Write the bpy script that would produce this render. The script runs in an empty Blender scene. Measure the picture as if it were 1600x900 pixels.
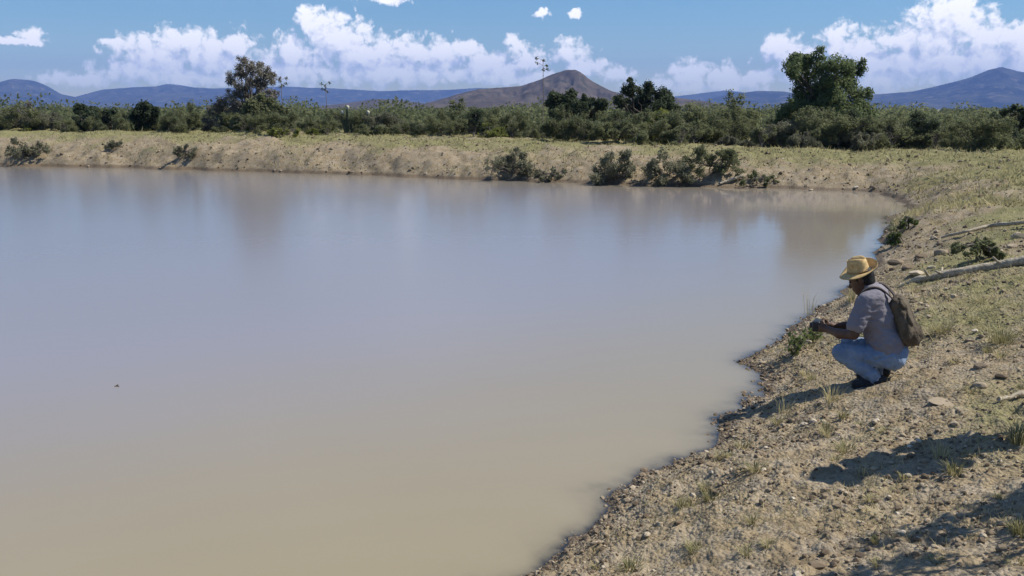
import bpy, math, random
import numpy as np
from mathutils import Vector, Matrix

random.seed(7)
RNG = np.random.default_rng(7)
SC = bpy.context.scene
COL = SC.collection

# ------------------------------------------------------------------ camera
CAM_H = 2.5
FPX = 1500.0                      # focal length in pixels of the 1600 px wide photograph
PITCH = math.atan((450 - 170) / FPX)
cam_data = bpy.data.cameras.new("camera")
cam_data.sensor_width = 36.0
cam_data.lens = FPX / 1600 * 36.0
cam_data.clip_start = 0.05
cam_data.clip_end = 60000
cam = bpy.data.objects.new("camera", cam_data)
cam.location = (0, 0, CAM_H)
cam.rotation_euler = (math.pi / 2 - PITCH, 0, 0)
COL.objects.link(cam)
SC.camera = cam

# ------------------------------------------------------------------ sun, sky, exposure
SUN_EL = math.radians(52)
SUN_AZ = math.radians(86)         # clockwise from +Y: the sun stands to the right, a little beyond
sun_dir = Vector((math.sin(SUN_AZ) * math.cos(SUN_EL), math.cos(SUN_AZ) * math.cos(SUN_EL), math.sin(SUN_EL)))
sl = bpy.data.lights.new("sun", 'SUN')
sl.energy = 5.0
sl.angle = math.radians(0.55)
sl.color = (1.0, 0.94, 0.84)
so = bpy.data.objects.new("sun", sl)
so.rotation_euler = (-sun_dir).to_track_quat('-Z', 'Y').to_euler()
so.location = (30, 10, 60)
COL.objects.link(so)

SC.view_settings.view_transform = 'Standard'
SC.view_settings.look = 'None'
SC.view_settings.gamma = 1.0
SC.view_settings.exposure = 0.28
SC.view_settings.use_curve_mapping = False
SC.cycles.use_denoising = True
SC.cycles.max_bounces = 8
SC.cycles.diffuse_bounces = 3
SC.cycles.glossy_bounces = 3
SC.cycles.transparent_max_bounces = 12
SC.cycles.volume_bounces = 0
SC.cycles.transmission_bounces = 3
SC.cycles.caustics_reflective = False
SC.cycles.caustics_refractive = False


def pix_dir(px, py):
    dx = (px - 800) / FPX
    dy = (450 - py) / FPX
    c, s = math.cos(PITCH), math.sin(PITCH)
    return np.array((dx, c + dy * s, -s + dy * c))


def at(px, py, Y):
    """point on the photograph's ray at world depth Y"""
    d = pix_dir(px, py)
    t = Y / d[1]
    return np.array((0, 0, CAM_H)) + d * t


def on_plane(px, py, z=0.0):
    d = pix_dir(px, py)
    t = (z - CAM_H) / d[2]
    return np.array((0, 0, CAM_H)) + d * t


class NT:
    """small helper round a node tree"""
    def __init__(self, tree):
        self.t = tree
        tree.nodes.clear()

    def n(self, kind, **kw):
        nd = self.t.nodes.new(kind)
        for k, v in kw.items():
            setattr(nd, k, v)
        return nd

    def l(self, a, b):
        self.t.links.new(a, b)

    def put(self, sock, v):
        if hasattr(v, "is_output") or isinstance(v, bpy.types.NodeSocket):
            self.l(v, sock)
        else:
            sock.default_value = v

    def math(self, op, a, b=None, c=None, clamp=False):
        nd = self.n('ShaderNodeMath', operation=op, use_clamp=clamp)
        for i, v in enumerate((a, b, c)):
            if v is not None:
                self.put(nd.inputs[i], v)
        return nd.outputs[0]

    def vmath(self, op, a, b=None, c=None):
        nd = self.n('ShaderNodeVectorMath', operation=op)
        for i, v in enumerate((a, b, c)):
            if v is not None:
                self.put(nd.inputs[i], v)
        return nd.outputs['Value'] if op in ('LENGTH', 'DOT_PRODUCT', 'DISTANCE') else nd.outputs[0]

    def ramp(self, fac, stops, interp='LINEAR'):
        nd = self.n('ShaderNodeValToRGB')
        nd.color_ramp.interpolation = interp
        els = nd.color_ramp.elements
        while len(els) < len(stops):
            els.new(0.5)
        for e, (p, c) in zip(els, stops):
            e.position = p
            e.color = (c[0], c[1], c[2], 1) if not isinstance(c, (int, float)) else (c, c, c, 1)
        self.put(nd.inputs[0], fac)
        return nd.outputs[0]

    def mrange(self, v, a, b, c=0.0, d=1.0, smooth=True):
        nd = self.n('ShaderNodeMapRange')
        nd.interpolation_type = 'SMOOTHSTEP' if smooth else 'LINEAR'
        self.put(nd.inputs['Value'], v)
        for k, x in (('From Min', a), ('From Max', b), ('To Min', c), ('To Max', d)):
            self.put(nd.inputs[k], x)
        return nd.outputs[0]

    def noise(self, vec, scale, detail=4, rough=0.55, dist=0.0, dims='3D'):
        nd = self.n('ShaderNodeTexNoise', noise_dimensions=dims)
        if vec is not None:
            self.put(nd.inputs['Vector'], vec)
        nd.inputs['Scale'].default_value = scale
        nd.inputs['Detail'].default_value = detail
        nd.inputs['Roughness'].default_value = rough
        nd.inputs['Distortion'].default_value = dist
        return nd.outputs[0]

    def mix(self, fac, a, b, blend='MIX'):
        nd = self.n('ShaderNodeMix', data_type='RGBA', blend_type=blend)
        self.put(nd.inputs[0], fac)
        for s, v in ((nd.inputs[6], a), (nd.inputs[7], b)):
            if isinstance(v, tuple) and len(v) == 3:
                v = (*v, 1)
            self.put(s, v)
        return nd.outputs[2]


# cumulus banks: (px, py, radius x, radius y) in the photograph, stored as directions in the sky
CLOUDS = [
    (50, 54, 17, 9), (25, 64, 40, 4), (175, 64, 18, 5),
    (240, 88, 62, 30), (285, 64, 42, 20), (330, 92, 55, 34), (372, 72, 30, 22), (222, 112, 60, 20), (125, 124, 55, 10),
    (310, 122, 110, 14), (490, 36, 25, 25), (527, 62, 48, 38), (575, 90, 66, 38), (458, 84, 34, 26), (445, 112, 80, 24),
    (640, 80, 32, 20), (690, 86, 50, 24), (728, 78, 30, 16), (620, 116, 140, 20), (765, 106, 52, 22), (806, 68, 14, 14),
    (822, 96, 28, 22), (790, 122, 90, 14), (890, 82, 22, 22), (912, 106, 34, 20), (960, 116, 26, 12), (860, 120, 50, 12),
    (1074, 122, 36, 24), (1038, 132, 26, 10), (1130, 120, 30, 18), (1184, 122, 40, 16), (1105, 136, 110, 9),
    (1222, 74, 26, 22), (1252, 96, 42, 28), (1308, 66, 27, 26), (1345, 92, 46, 36), (1372, 122, 55, 24), (1290, 126, 90, 14),
    (1482, 34, 54, 30), (1496, 14, 30, 22), (1446, 62, 62, 22), (1540, 56, 34, 20), (1432, 98, 74, 32), (1522, 98, 90, 30),
    (1592, 62, 38, 24), (1605, 98, 50, 32), (1400, 60, 32, 10),
    (610, 0, 24, 6), (845, 21, 14, 7), (899, 21, 9, 6), (548, -12, 14, 8), (632, -24, 15, 10),
]

world = bpy.data.worlds.new("World")
SC.world = world
world.use_nodes = True


def build_world():
    # --- a node group: cloud cover at a point (azimuth, elevation) of the sky
    g = bpy.data.node_groups.new("cloud_cover", 'ShaderNodeTree')
    g.interface.new_socket("P", in_out='INPUT', socket_type='NodeSocketVector')
    g.interface.new_socket("Cover", in_out='OUTPUT', socket_type='NodeSocketFloat')
    T = NT(g)
    gi = T.n('NodeGroupInput'); go = T.n('NodeGroupOutput')
    P = gi.outputs[0]
    wn = T.n('ShaderNodeTexNoise', noise_dimensions='2D')
    T.l(P, wn.inputs['Vector']); wn.inputs['Scale'].default_value = 60; wn.inputs['Detail'].default_value = 3
    warp = T.vmath('MULTIPLY', T.vmath('SUBTRACT', wn.outputs['Color'], (0.5, 0.5, 0.5)), (0.016, 0.010, 0))
    Pw = T.vmath('ADD', P, warp)
    cur = None
    for (px, py, rx, ry) in CLOUDS:
        d = pix_dir(px, py); d = d / np.linalg.norm(d)
        u, v = math.atan2(d[0], d[1]), math.asin(d[2])
        sx, sy = FPX / (rx * 1.5), FPX / (ry * 1.45)
        q = T.vmath('MULTIPLY_ADD', Pw, (sx, sy, 0), (-u * sx, -v * sy, 0))
        ln = T.vmath('LENGTH', q)
        if cur is None:
            cur = ln
        else:
            cur = T.math('SMOOTH_MIN', cur, ln, 0.25)
    # scattered cumulus of the same kind round the rest of the horizon
    sep = T.n('ShaderNodeSeparateXYZ'); T.l(P, sep.inputs[0])
    az, el = sep.outputs[0], sep.outputs[1]
    side = T.mrange(T.math('ABSOLUTE', az), 0.56, 0.66)
    ban = T.noise(T.vmath('MULTIPLY', P, (1, 2.2, 0)), 5.0, 3, 0.5, 0, '2D')
    hgt = T.mrange(el, 0.10, 0.0, 0.0, 1.0, False)
    other = T.math('MULTIPLY', side, T.math('MULTIPLY', hgt, T.mrange(ban, 0.36, 0.6)))
    base = T.math('MAXIMUM', T.math('SUBTRACT', 1.0, cur), T.math('SUBTRACT', T.math('MULTIPLY', other, 1.2), 0.45))
    n1 = T.noise(P, 70, 7, 0.55, 0.0, '2D')
    vo = T.n('ShaderNodeTexVoronoi', voronoi_dimensions='2D', feature='SMOOTH_F1')
    T.l(Pw, vo.inputs['Vector']); vo.inputs['Scale'].default_value = 95
    vo.inputs['Detail'].default_value = 2; vo.inputs['Roughness'].default_value = 0.55; vo.inputs['Smoothness'].default_value = 0.5
    bill = T.math('SUBTRACT', 0.42, vo.outputs['Distance'])
    cov = T.math('MULTIPLY_ADD', T.math('SUBTRACT', n1, 0.5), 0.95, base)
    cov = T.math('MULTIPLY_ADD', bill, 0.45, cov)
    T.l(cov, go.inputs[0])

    W = NT(world.node_tree)
    out = W.n('ShaderNodeOutputWorld')
    sky = W.n('ShaderNodeTexSky', sky_type='NISHITA')
    sky.sun_disc = False
    sky.sun_elevation = SUN_EL
    sky.sun_rotation = SUN_AZ
    sky.altitude = 1500
    sky.air_density = 1.2
    sky.dust_density = 0.0
    sky.ozone_density = 4.0
    tc = W.n('ShaderNodeTexCoord')
    nv = W.vmath('NORMALIZE', tc.outputs['Generated'])
    sep = W.n('ShaderNodeSeparateXYZ'); W.l(nv, sep.inputs[0])
    az = W.math('ARCTAN2', sep.outputs[0], sep.outputs[1])
    el = W.math('ARCSINE', sep.outputs[2])
    cb = W.n('ShaderNodeCombineXYZ'); W.l(az, cb.inputs[0]); W.l(el, cb.inputs[1])
    P = cb.outputs[0]

    def cover(p):
        nd = W.n('ShaderNodeGroup'); nd.node_tree = g
        W.l(p, nd.inputs[0]); return nd.outputs[0]
    c0 = cover(P)
    c1 = cover(W.vmath('ADD', P, (0.010, 0.013, 0)))
    alpha = W.mrange(c0, -0.02, 0.46)
    # thick parts are opaque, thin veils let the blue through; the side away from the sun is greyer
    lit = W.mrange(W.math('SUBTRACT', c0, c1), -0.62, 0.42)
    body = W.mrange(c0, 0.2, 1.0, 0.0, 0.12)
    lit = W.math('ADD', lit, body, clamp=True)
    low = W.mrange(el, 0.0, 0.06, 0.6, 1.0)
    lit = W.math('MULTIPLY', lit, low)
    ccol = W.mix(lit, (0.50, 0.56, 0.69), (1.0, 0.985, 0.97))
    veil = W.math('MULTIPLY', alpha, W.mrange(el, 0.008, 0.05, 0.45, 1.0))
    # thin cloud veil added above the view to brighten the water's reflection
    zz = W.math('ADD', W.math('MAXIMUM', sep.outputs[2], 0.0), 0.12)
    cx = W.n('ShaderNodeCombineXYZ'); W.l(W.math('DIVIDE', sep.outputs[0], zz), cx.inputs[0]); W.l(W.math('DIVIDE', sep.outputs[1], zz), cx.inputs[1])
    thin = W.mrange(W.noise(cx.outputs[0], 0.8, 5, 0.6, 0.3, '2D'), 0.35, 0.80, 0.05, 0.20)
    thin = W.math('MULTIPLY', thin, W.mrange(el, 0.075, 0.17))
    veil = W.math('MAXIMUM', veil, thin)
    b1 = W.n('ShaderNodeBackground'); hs = W.n('ShaderNodeHueSaturation'); hs.inputs['Saturation'].default_value = 1.38; W.l(sky.outputs[0], hs.inputs['Color']); W.l(hs.outputs[0], b1.inputs[0]); b1.inputs[1].default_value = SKY_STRENGTH
    b2 = W.n('ShaderNodeBackground'); W.l(ccol, b2.inputs[0]); b2.inputs[1].default_value = CLOUD_STRENGTH
    mx = W.n('ShaderNodeMixShader'); W.l(veil, mx.inputs[0]); W.l(b1.outputs[0], mx.inputs[1]); W.l(b2.outputs[0], mx.inputs[2])
    W.l(mx.outputs[0], out.inputs['Surface'])


SKY_STRENGTH = 0.088
CLOUD_STRENGTH = 1.22
build_world()
world.cycles.sampling_method = 'MANUAL'
world.cycles.sample_map_resolution = 512

# ------------------------------------------------------------------ numeric noise
def _h(ix, iy, iz, seed):
    n = (ix * 374761393 + iy * 668265263 + iz * 2147483647 + seed * 974634777) & 0xFFFFFFFF
    n = ((n ^ (n >> 13)) * 1274126177) & 0xFFFFFFFF
    n = ((n ^ (n >> 15)) * 2246822519) & 0xFFFFFFFF
    return ((n ^ (n >> 16)) & 0xFFFFFF) / float(0xFFFFFF)


def vnoise(x, y, z=None, seed=0):
    x = np.asarray(x, float); y = np.asarray(y, float)
    ix = np.floor(x).astype(np.int64); iy = np.floor(y).astype(np.int64)
    fx = x - ix; fy = y - iy
    ux = fx * fx * fx * (fx * (fx * 6 - 15) + 10); uy = fy * fy * fy * (fy * (fy * 6 - 15) + 10)
    if z is None:
        a = _h(ix, iy, 0, seed); b = _h(ix + 1, iy, 0, seed); c = _h(ix, iy + 1, 0, seed); d = _h(ix + 1, iy + 1, 0, seed)
        return (a + (b - a) * ux) * (1 - uy) + (c + (d - c) * ux) * uy
    z = np.asarray(z, float)
    iz = np.floor(z).astype(np.int64); fz = z - iz; uz = fz * fz * (3 - 2 * fz)
    r = 0
    for k in (0, 1):
        a = _h(ix, iy, iz + k, seed); b = _h(ix + 1, iy, iz + k, seed); c = _h(ix, iy + 1, iz + k, seed); d = _h(ix + 1, iy + 1, iz + k, seed)
        v = (a + (b - a) * ux) * (1 - uy) + (c + (d - c) * ux) * uy
        r = r + v * (uz if k else 1 - uz)
    return r


def fbm(x, y, z=None, octaves=4, gain=0.5, seed=0):
    s = 0; a = 1; t = 0
    for o in range(octaves):
        s = s + a * vnoise(x, y, z, seed + o * 17); t += a; a *= gain
        x = x * 2.03 + 5.1; y = y * 2.03 + 1.7
        if z is not None: z = z * 2.03 + 3.3
    return s / t - 0.5


# ------------------------------------------------------------------ mesh helpers
def mesh_np(name, V, F, mat=None, smooth=True, attrs=None):
    """V: n x 3, F: m x 3 or m x 4 array (or list of arrays)"""
    me = bpy.data.meshes.new(name)
    V = np.ascontiguousarray(V, dtype=np.float32)
    Fs = F if isinstance(F, list) else [F]
    Fs = [np.asarray(f, dtype=np.int32) for f in Fs if len(f)]
    me.vertices.add(len(V)); me.vertices.foreach_set("co", V.ravel())
    nl = sum(f.size for f in Fs); npoly = sum(len(f) for f in Fs)
    me.loops.add(nl); me.polygons.add(npoly)
    me.loops.foreach_set("vertex_index", np.concatenate([f.ravel() for f in Fs]))
    starts = []; o = 0
    for f in Fs:
        starts.append(o + np.arange(len(f), dtype=np.int32) * f.shape[1]); o += f.size
    me.polygons.foreach_set("loop_start", np.concatenate(starts).astype(np.int32))
    me.polygons.foreach_set("use_smooth", np.full(npoly, smooth))
    for k, a in (attrs or {}).items():
        at_ = me.attributes.new(k, 'FLOAT', 'POINT'); at_.data.foreach_set("value", np.asarray(a, dtype=np.float32))
    me.update(calc_edges=True)
    me.validate()
    if mat: me.materials.append(mat)
    return me


def obj(name, me, parent=None, loc=None):
    o = bpy.data.objects.new(name, me)
    COL.objects.link(o)
    if parent is not None: o.parent = parent
    if loc is not None: o.location = loc
    return o


def tag(o, label=None, cat=None, group=None, kind=None):
    if label: o["label"] = label
    if cat: o["category"] = cat
    if group: o["group"] = group
    if kind: o["kind"] = kind
    return o


def thing(name, label, cat, loc=(0, 0, 0), rz=0.0, group=None):
    o = bpy.data.objects.new(name, None)
    o.empty_display_size = 0.1
    COL.objects.link(o)
    o.location = tuple(float(v) for v in loc); o.rotation_euler = (0, 0, rz)
    return tag(o, label, cat, group)


def copy_thing(o, loc, rz, scale=1.0, label=None, parent=None):
    c = o.copy(); COL.objects.link(c); c.parent = parent
    if parent is None:
        c.location = tuple(float(v) for v in loc); c.rotation_euler = (0, 0, rz); c.scale = (scale,) * 3 if isinstance(scale, (int, float)) else scale
        if label: c["label"] = label
    for ch in list(o.children):
        copy_thing(ch, None, 0, 1, None, c)
    return c


class Geo:
    """collects pieces of ONE part"""
    def __init__(self): self.V = []; self.F = {3: [], 4: []}; self.A = []; self.n = 0

    def add(self, V, F, a=0.0):
        V = np.asarray(V, float); F = np.asarray(F, int)
        self.V.append(V); self.F[F.shape[1]].append(F + self.n); self.n += len(V)
        self.A.append(np.full(len(V), a) if np.isscalar(a) else np.asarray(a))

    def tube(self, pts, rad, sides=6, a=0.0, cap=True):
        pts = np.asarray(pts, float); n = len(pts)
        rad = np.full(n, rad) if np.isscalar(rad) else np.asarray(rad)
        tg = np.gradient(pts, axis=0); tg /= np.linalg.norm(tg, axis=1)[:, None] + 1e-9
        ref = np.array((0, 0, 1.0)) if abs(tg[0][2]) < 0.9 else np.array((1.0, 0, 0))
        s = np.cross(tg, ref); s /= np.linalg.norm(s, axis=1)[:, None] + 1e-9
        u = np.cross(s, tg)
        an = np.arange(sides) / sides * 2 * np.pi
        V = pts[:, None, :] + rad[:, None, None] * (np.cos(an)[None, :, None] * s[:, None, :] + np.sin(an)[None, :, None] * u[:, None, :])
        V = V.reshape(-1, 3)
        i = np.arange(n - 1)[:, None] * sides; j = np.arange(sides)[None, :]; k = (j + 1) % sides
        F = np.stack([i + j, i + k, i + sides + k, i + sides + j], -1).reshape(-1, 4)
        self.add(V, F, a)
        if cap:
            b = self.n - len(V)
            for base, c in ((b, pts[0]), (b + (n - 1) * sides, pts[-1])):
                self.V.append(c[None]); self.A.append(np.array([self.A[-1][0] if len(self.A) else 0.0]))
                ci = self.n; self.n += 1
                self.F[3].append(np.stack([base + np.arange(sides), base + (np.arange(sides) + 1) % sides, np.full(sides, ci)], -1))

    def build(self, name, mat, parent=None, smooth=True, loc=None, attr="tint"):
        Fs = [np.concatenate(self.F[k]) for k in (3, 4) if self.F[k]]
        me = mesh_np(name, np.concatenate(self.V), Fs, mat, smooth, {attr: np.concatenate(self.A)})
        return obj(name, me, parent, loc)


def ico(sub=1):
    t = (1 + 5 ** 0.5) / 2
    V = [(-1, t, 0), (1, t, 0), (-1, -t, 0), (1, -t, 0), (0, -1, t), (0, 1, t), (0, -1, -t), (0, 1, -t), (t, 0, -1), (t, 0, 1), (-t, 0, -1), (-t, 0, 1)]
    V = [np.array(v) / np.linalg.norm(v) for v in V]
    F = [(0, 11, 5), (0, 5, 1), (0, 1, 7), (0, 7, 10), (0, 10, 11), (1, 5, 9), (5, 11, 4), (11, 10, 2), (10, 7, 6), (7, 1, 8), (3, 9, 4), (3, 4, 2), (3, 2, 6), (3, 6, 8), (3, 8, 9), (4, 9, 5), (2, 4, 11), (6, 2, 10), (8, 6, 7), (9, 8, 1)]
    for _ in range(sub):
        mid = {}; NF = []
        def m(a, b):
            k = (min(a, b), max(a, b))
            if k not in mid:
                v = V[a] + V[b]; V.append(v / np.linalg.norm(v)); mid[k] = len(V) - 1
            return mid[k]
        for a, b, c in F:
            ab, bc, ca = m(a, b), m(b, c), m(c, a)
            NF += [(a, ab, ca), (b, bc, ab), (c, ca, bc), (ab, bc, ca)]
        F = NF
    return np.array(V), np.array(F)


# ------------------------------------------------------------------ materials
def material(name):
    m = bpy.data.materials.new(name); m.use_nodes = True
    T = NT(m.node_tree)
    T.out = T.n('ShaderNodeOutputMaterial')
    return m, T


def attr(T, name):
    nd = T.n('ShaderNodeAttribute'); nd.attribute_name = name
    return nd.outputs['Fac']


def bsdf(T, color, rough=0.9, spec=0.2, normal=None):
    b = T.n('ShaderNodeBsdfPrincipled')
    T.put(b.inputs['Base Color'], (*color, 1) if isinstance(color, tuple) else color)
    T.put(b.inputs['Roughness'], rough)
    b.inputs['Specular IOR Level'].default_value = spec
    if normal is not None: T.l(normal, b.inputs['Normal'])
    return b


def bump(T, h, strength=0.4, dist=0.02):
    b = T.n('ShaderNodeBump'); b.inputs['Strength'].default_value = strength; b.inputs['Distance'].default_value = dist
    T.l(h, b.inputs['Height']); return b.outputs[0]


def simple_mat(name, c1, c2, scale=20.0, rough=0.9, bs=0.3, bd=0.004, spec=0.2, detail=4):
    m, T = material(name)
    co = T.n('ShaderNodeTexCoord').outputs['Object']
    nz = T.noise(co, scale, detail, 0.6)
    b = bsdf(T, T.mix(T.mrange(nz, 0.3, 0.7), c1, c2), rough, spec, bump(T, nz, bs, bd))
    T.l(b.outputs[0], T.out.inputs[0])
    return m


def leaf_mat(name, c_dark, c_light, trans=0.28, per_object=0.6):
    m, T = material(name)
    tint = attr(T, "tint")
    oi = T.n('ShaderNodeObjectInfo')
    f = T.math('ADD', tint, T.math('MULTIPLY', T.math('SUBTRACT', oi.outputs['Random'], 0.5), per_object), clamp=True)
    col = T.mix(f, c_dark, c_light)
    d = bsdf(T, col, 0.6, 0.25)
    t = T.n('ShaderNodeBsdfTranslucent'); T.l(T.mix(0.5, col, c_light), t.inputs[0])
    mx = T.n('ShaderNodeMixShader'); mx.inputs[0].default_value = trans
    T.l(d.outputs[0], mx.inputs[1]); T.l(t.outputs[0], mx.inputs[2]); T.l(mx.outputs[0], T.out.inputs[0])
    return m


def ground_mat():
    m, T = material("gravelly_soil")
    co = T.n('ShaderNodeNewGeometry').outputs['Position']
    wet = attr(T, "wet"); grass = attr(T, "grass")
    big = T.noise(co, 0.35, 5, 0.6)
    mid = T.noise(co, 2.6, 5, 0.65)
    fine = T.noise(co, 22, 5, 0.7)
    grit = T.n('ShaderNodeTexVoronoi', feature='F1'); T.l(co, grit.inputs['Vector']); grit.inputs['Scale'].default_value = 42
    soil = T.ramp(mid, [(0.25, (0.232, 0.178, 0.106)), (0.5, (0.315, 0.248, 0.153)), (0.72, (0.405, 0.328, 0.212))])
    soil = T.mix(T.mrange(fine, 0.34, 0.60, 0.65, 0.0), soil, (0.135, 0.100, 0.062))
    stone = T.mix(grit.outputs['Color'], (0.22, 0.185, 0.14), (0.44, 0.38, 0.29))
    soil = T.mix(T.mrange(T.noise(co, 6, 3), 0.42, 0.62, 0.0, 0.55), soil, stone)
    mott = T.mrange(T.noise(co, 4.5, 4, 0.7), 0.50, 0.66, 0.0, 0.45)
    soil = T.mix(mott, soil, (0.125, 0.095, 0.055))
    gr = T.ramp(T.noise(co, 9, 4, 0.7), [(0.3, (0.125, 0.122, 0.048)), (0.55, (0.205, 0.200, 0.082)), (0.75, (0.39, 0.335, 0.175))])
    gf = T.mrange(T.math('ADD', T.math('ADD', grass, T.math('MULTIPLY', T.math('SUBTRACT', big, 0.5), 0.9)), T.math('MULTIPLY', T.math('SUBTRACT', mid, 0.5), 0.8)), 0.35, 0.75, 0.0, 0.85)
    col = T.mix(gf, soil, gr)
    wcol = T.mix(T.noise(co, 12, 3), (0.105, 0.078, 0.050), (0.20, 0.150, 0.098))
    wm = T.mrange(T.math('ADD', wet, T.math('MULTIPLY', T.math('SUBTRACT', mid, 0.5), 0.6)), 0.35, 0.8)
    col = T.mix(wm, col, wcol)
    h = T.math('MULTIPLY_ADD', fine, 0.6, T.math('MULTIPLY', grit.outputs['Distance'], -0.5))
    b = bsdf(T, col, T.math('MULTIPLY_ADD', wm, -0.3, 0.95), 0.2, bump(T, h, 0.9, 0.03))
    T.l(b.outputs[0], T.out.inputs[0])
    return m


def water_mat():
    m, T = material("muddy_water")
    co = T.n('ShaderNodeNewGeometry').outputs['Position']
    depth = attr(T, "depth")
    n1 = T.noise(T.vmath('MULTIPLY', co, (1.0, 1.0, 1)), 5.0, 3, 0.5, 0.4)
    n2 = T.noise(T.vmath('MULTIPLY', co, (0.5, 0.9, 1)), 0.9, 2, 0.5)
    nrm = bump(T, T.math('MULTIPLY_ADD', n2, 1.5, n1), 0.07, 0.02)
    silt_sky_tint = T.mix(T.mrange(T.noise(co, 0.12, 3), 0.3, 0.7), (0.295, 0.245, 0.142), (0.315, 0.262, 0.157))
    # tan mud near the bank; the grey further out is sky reflection painted in
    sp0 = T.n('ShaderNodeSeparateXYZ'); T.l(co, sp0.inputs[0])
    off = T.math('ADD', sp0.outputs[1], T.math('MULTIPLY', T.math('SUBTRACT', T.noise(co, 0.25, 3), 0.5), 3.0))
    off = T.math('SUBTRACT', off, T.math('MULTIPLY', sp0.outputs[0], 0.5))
    silt_sky_tint = T.mix(T.math('MULTIPLY', T.mrange(off, 4.2, 13.0), T.mrange(depth, 0.0, 0.9, 0.45, 1.0)), silt_sky_tint, (0.290, 0.264, 0.262))
    dif = T.n('ShaderNodeBsdfDiffuse'); T.l(silt_sky_tint, dif.inputs[0])
    tr = T.n('ShaderNodeBsdfTransparent'); tr.inputs[0].default_value = (0.72, 0.66, 0.56, 1)
    # turbid water: the bottom fades out within a hand's depth
    murk = T.math('SUBTRACT', 1.0, T.math('EXPONENT', T.math('MULTIPLY', depth, -60.0)))
    body = T.n('ShaderNodeMixShader'); T.l(murk, body.inputs[0]); T.l(tr.outputs[0], body.inputs[1]); T.l(dif.outputs[0], body.inputs[2])
    gl = T.n('ShaderNodeBsdfGlossy'); sp = T.n('ShaderNodeSeparateXYZ'); T.l(co, sp.inputs[0])
    # the corner below the right bank lies sheltered and still, the open water carries small ripples
    calm = T.math('MULTIPLY', T.mrange(sp.outputs[0], 1.0, 7.0), T.mrange(sp.outputs[1], 12.0, 20.0))
    T.l(T.math('MULTIPLY_ADD', calm, -0.09, 0.165), gl.inputs['Roughness']); T.l(nrm, gl.inputs['Normal'])
    fr = T.n('ShaderNodeFresnel'); fr.inputs['IOR'].default_value = 1.8; T.l(nrm, fr.inputs['Normal'])
    mx = T.n('ShaderNodeMixShader'); T.l(fr.outputs[0], mx.inputs[0]); T.l(body.outputs[0], mx.inputs[1]); T.l(gl.outputs[0], mx.inputs[2])
    T.l(mx.outputs[0], T.out.inputs[0])
    return m


def mountain_mat(name, c1, c2, c3, sc):
    m, T = material(name)
    co = T.n('ShaderNodeNewGeometry').outputs['Position']
    a = T.noise(co, sc, 6, 0.65); b_ = T.noise(co, sc * 5, 4, 0.6)
    col = T.mix(T.mrange(a, 0.4, 0.62), c1, c2)
    col = T.mix(T.mrange(b_, 0.52, 0.68, 0, 0.8), col, c3)
    b = bsdf(T, col, 1.0, 0.0)
    T.l(b.outputs[0], T.out.inputs[0])
    return m


def stone_mat():
    m, T = material("bank_stone")
    tint = attr(T, "tint")
    oi = T.n('ShaderNodeObjectInfo')
    co = T.n('ShaderNodeNewGeometry').outputs['Position']
    nz = T.noise(co, 60, 4, 0.6)
    f = T.math('ADD', tint, T.math('MULTIPLY', T.math('SUBTRACT', oi.outputs['Random'], 0.5), 0.5), clamp=True)
    col = T.ramp(f, [(0.0, (0.12, 0.09, 0.062)), (0.35, (0.27, 0.212, 0.145)), (0.7, (0.42, 0.35, 0.25)), (1.0, (0.60, 0.53, 0.41))])
    col = T.mix(T.mrange(nz, 0.3, 0.65, 0.35, 0), col, (0.16, 0.12, 0.08))
    b = bsdf(T, col, 0.92, 0.15, bump(T, nz, 0.4, 0.006))
    T.l(b.outputs[0], T.out.inputs[0])
    return m


M = {}
M['ground'] = ground_mat()
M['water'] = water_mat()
M['stone'] = stone_mat()
M['mount_forest'] = mountain_mat("forested_mountain", (0.018, 0.026, 0.028), (0.06, 0.062, 0.05), (0.15, 0.13, 0.10), 0.004)
M['hill_brown'] = mountain_mat("dry_hill", (0.075, 0.060, 0.048), (0.115, 0.093, 0.072), (0.035, 0.040, 0.026), 0.012)
M['leaf_olive'] = leaf_mat("olive_scrub_leaf", (0.095, 0.112, 0.054), (0.235, 0.248, 0.120), 0.52)
M['leaf_dark'] = leaf_mat("dark_tree_leaf", (0.040, 0.058, 0.030), (0.105, 0.130, 0.064), 0.45)
M['leaf_bright'] = leaf_mat("yellow_green_leaf", (0.115, 0.14, 0.030), (0.31, 0.32, 0.085), 0.5)
M['leaf_grey'] = leaf_mat("grey_green_leaf", (0.13, 0.135, 0.085), (0.26, 0.255, 0.16), 0.45)
M['leaf_bare'] = leaf_mat("withered_grey_leaf", (0.14, 0.13, 0.10), (0.30, 0.28, 0.22), 0.4)
M['leaf_mid'] = leaf_mat("mid_green_tree_leaf", (0.070, 0.100, 0.042), (0.175, 0.215, 0.092), 0.5)
M['twig_grey'] = simple_mat("grey_twigs", (0.10, 0.085, 0.07), (0.20, 0.175, 0.145), 6)
M['bark'] = simple_mat("dark_bark", (0.05, 0.04, 0.03), (0.11, 0.09, 0.07), 8)
M['grass'] = leaf_mat("bank_grass", (0.12, 0.13, 0.045), (0.50, 0.43, 0.23), 0.35, 0.0)
M['herb'] = leaf_mat("green_herb", (0.06, 0.095, 0.024), (0.20, 0.24, 0.08), 0.4)
M['dead_wood'] = simple_mat("sun_bleached_wood", (0.27, 0.22, 0.155), (0.52, 0.46, 0.35), 30, 0.95, 1.0, 0.015, 0.1, 8)

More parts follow.
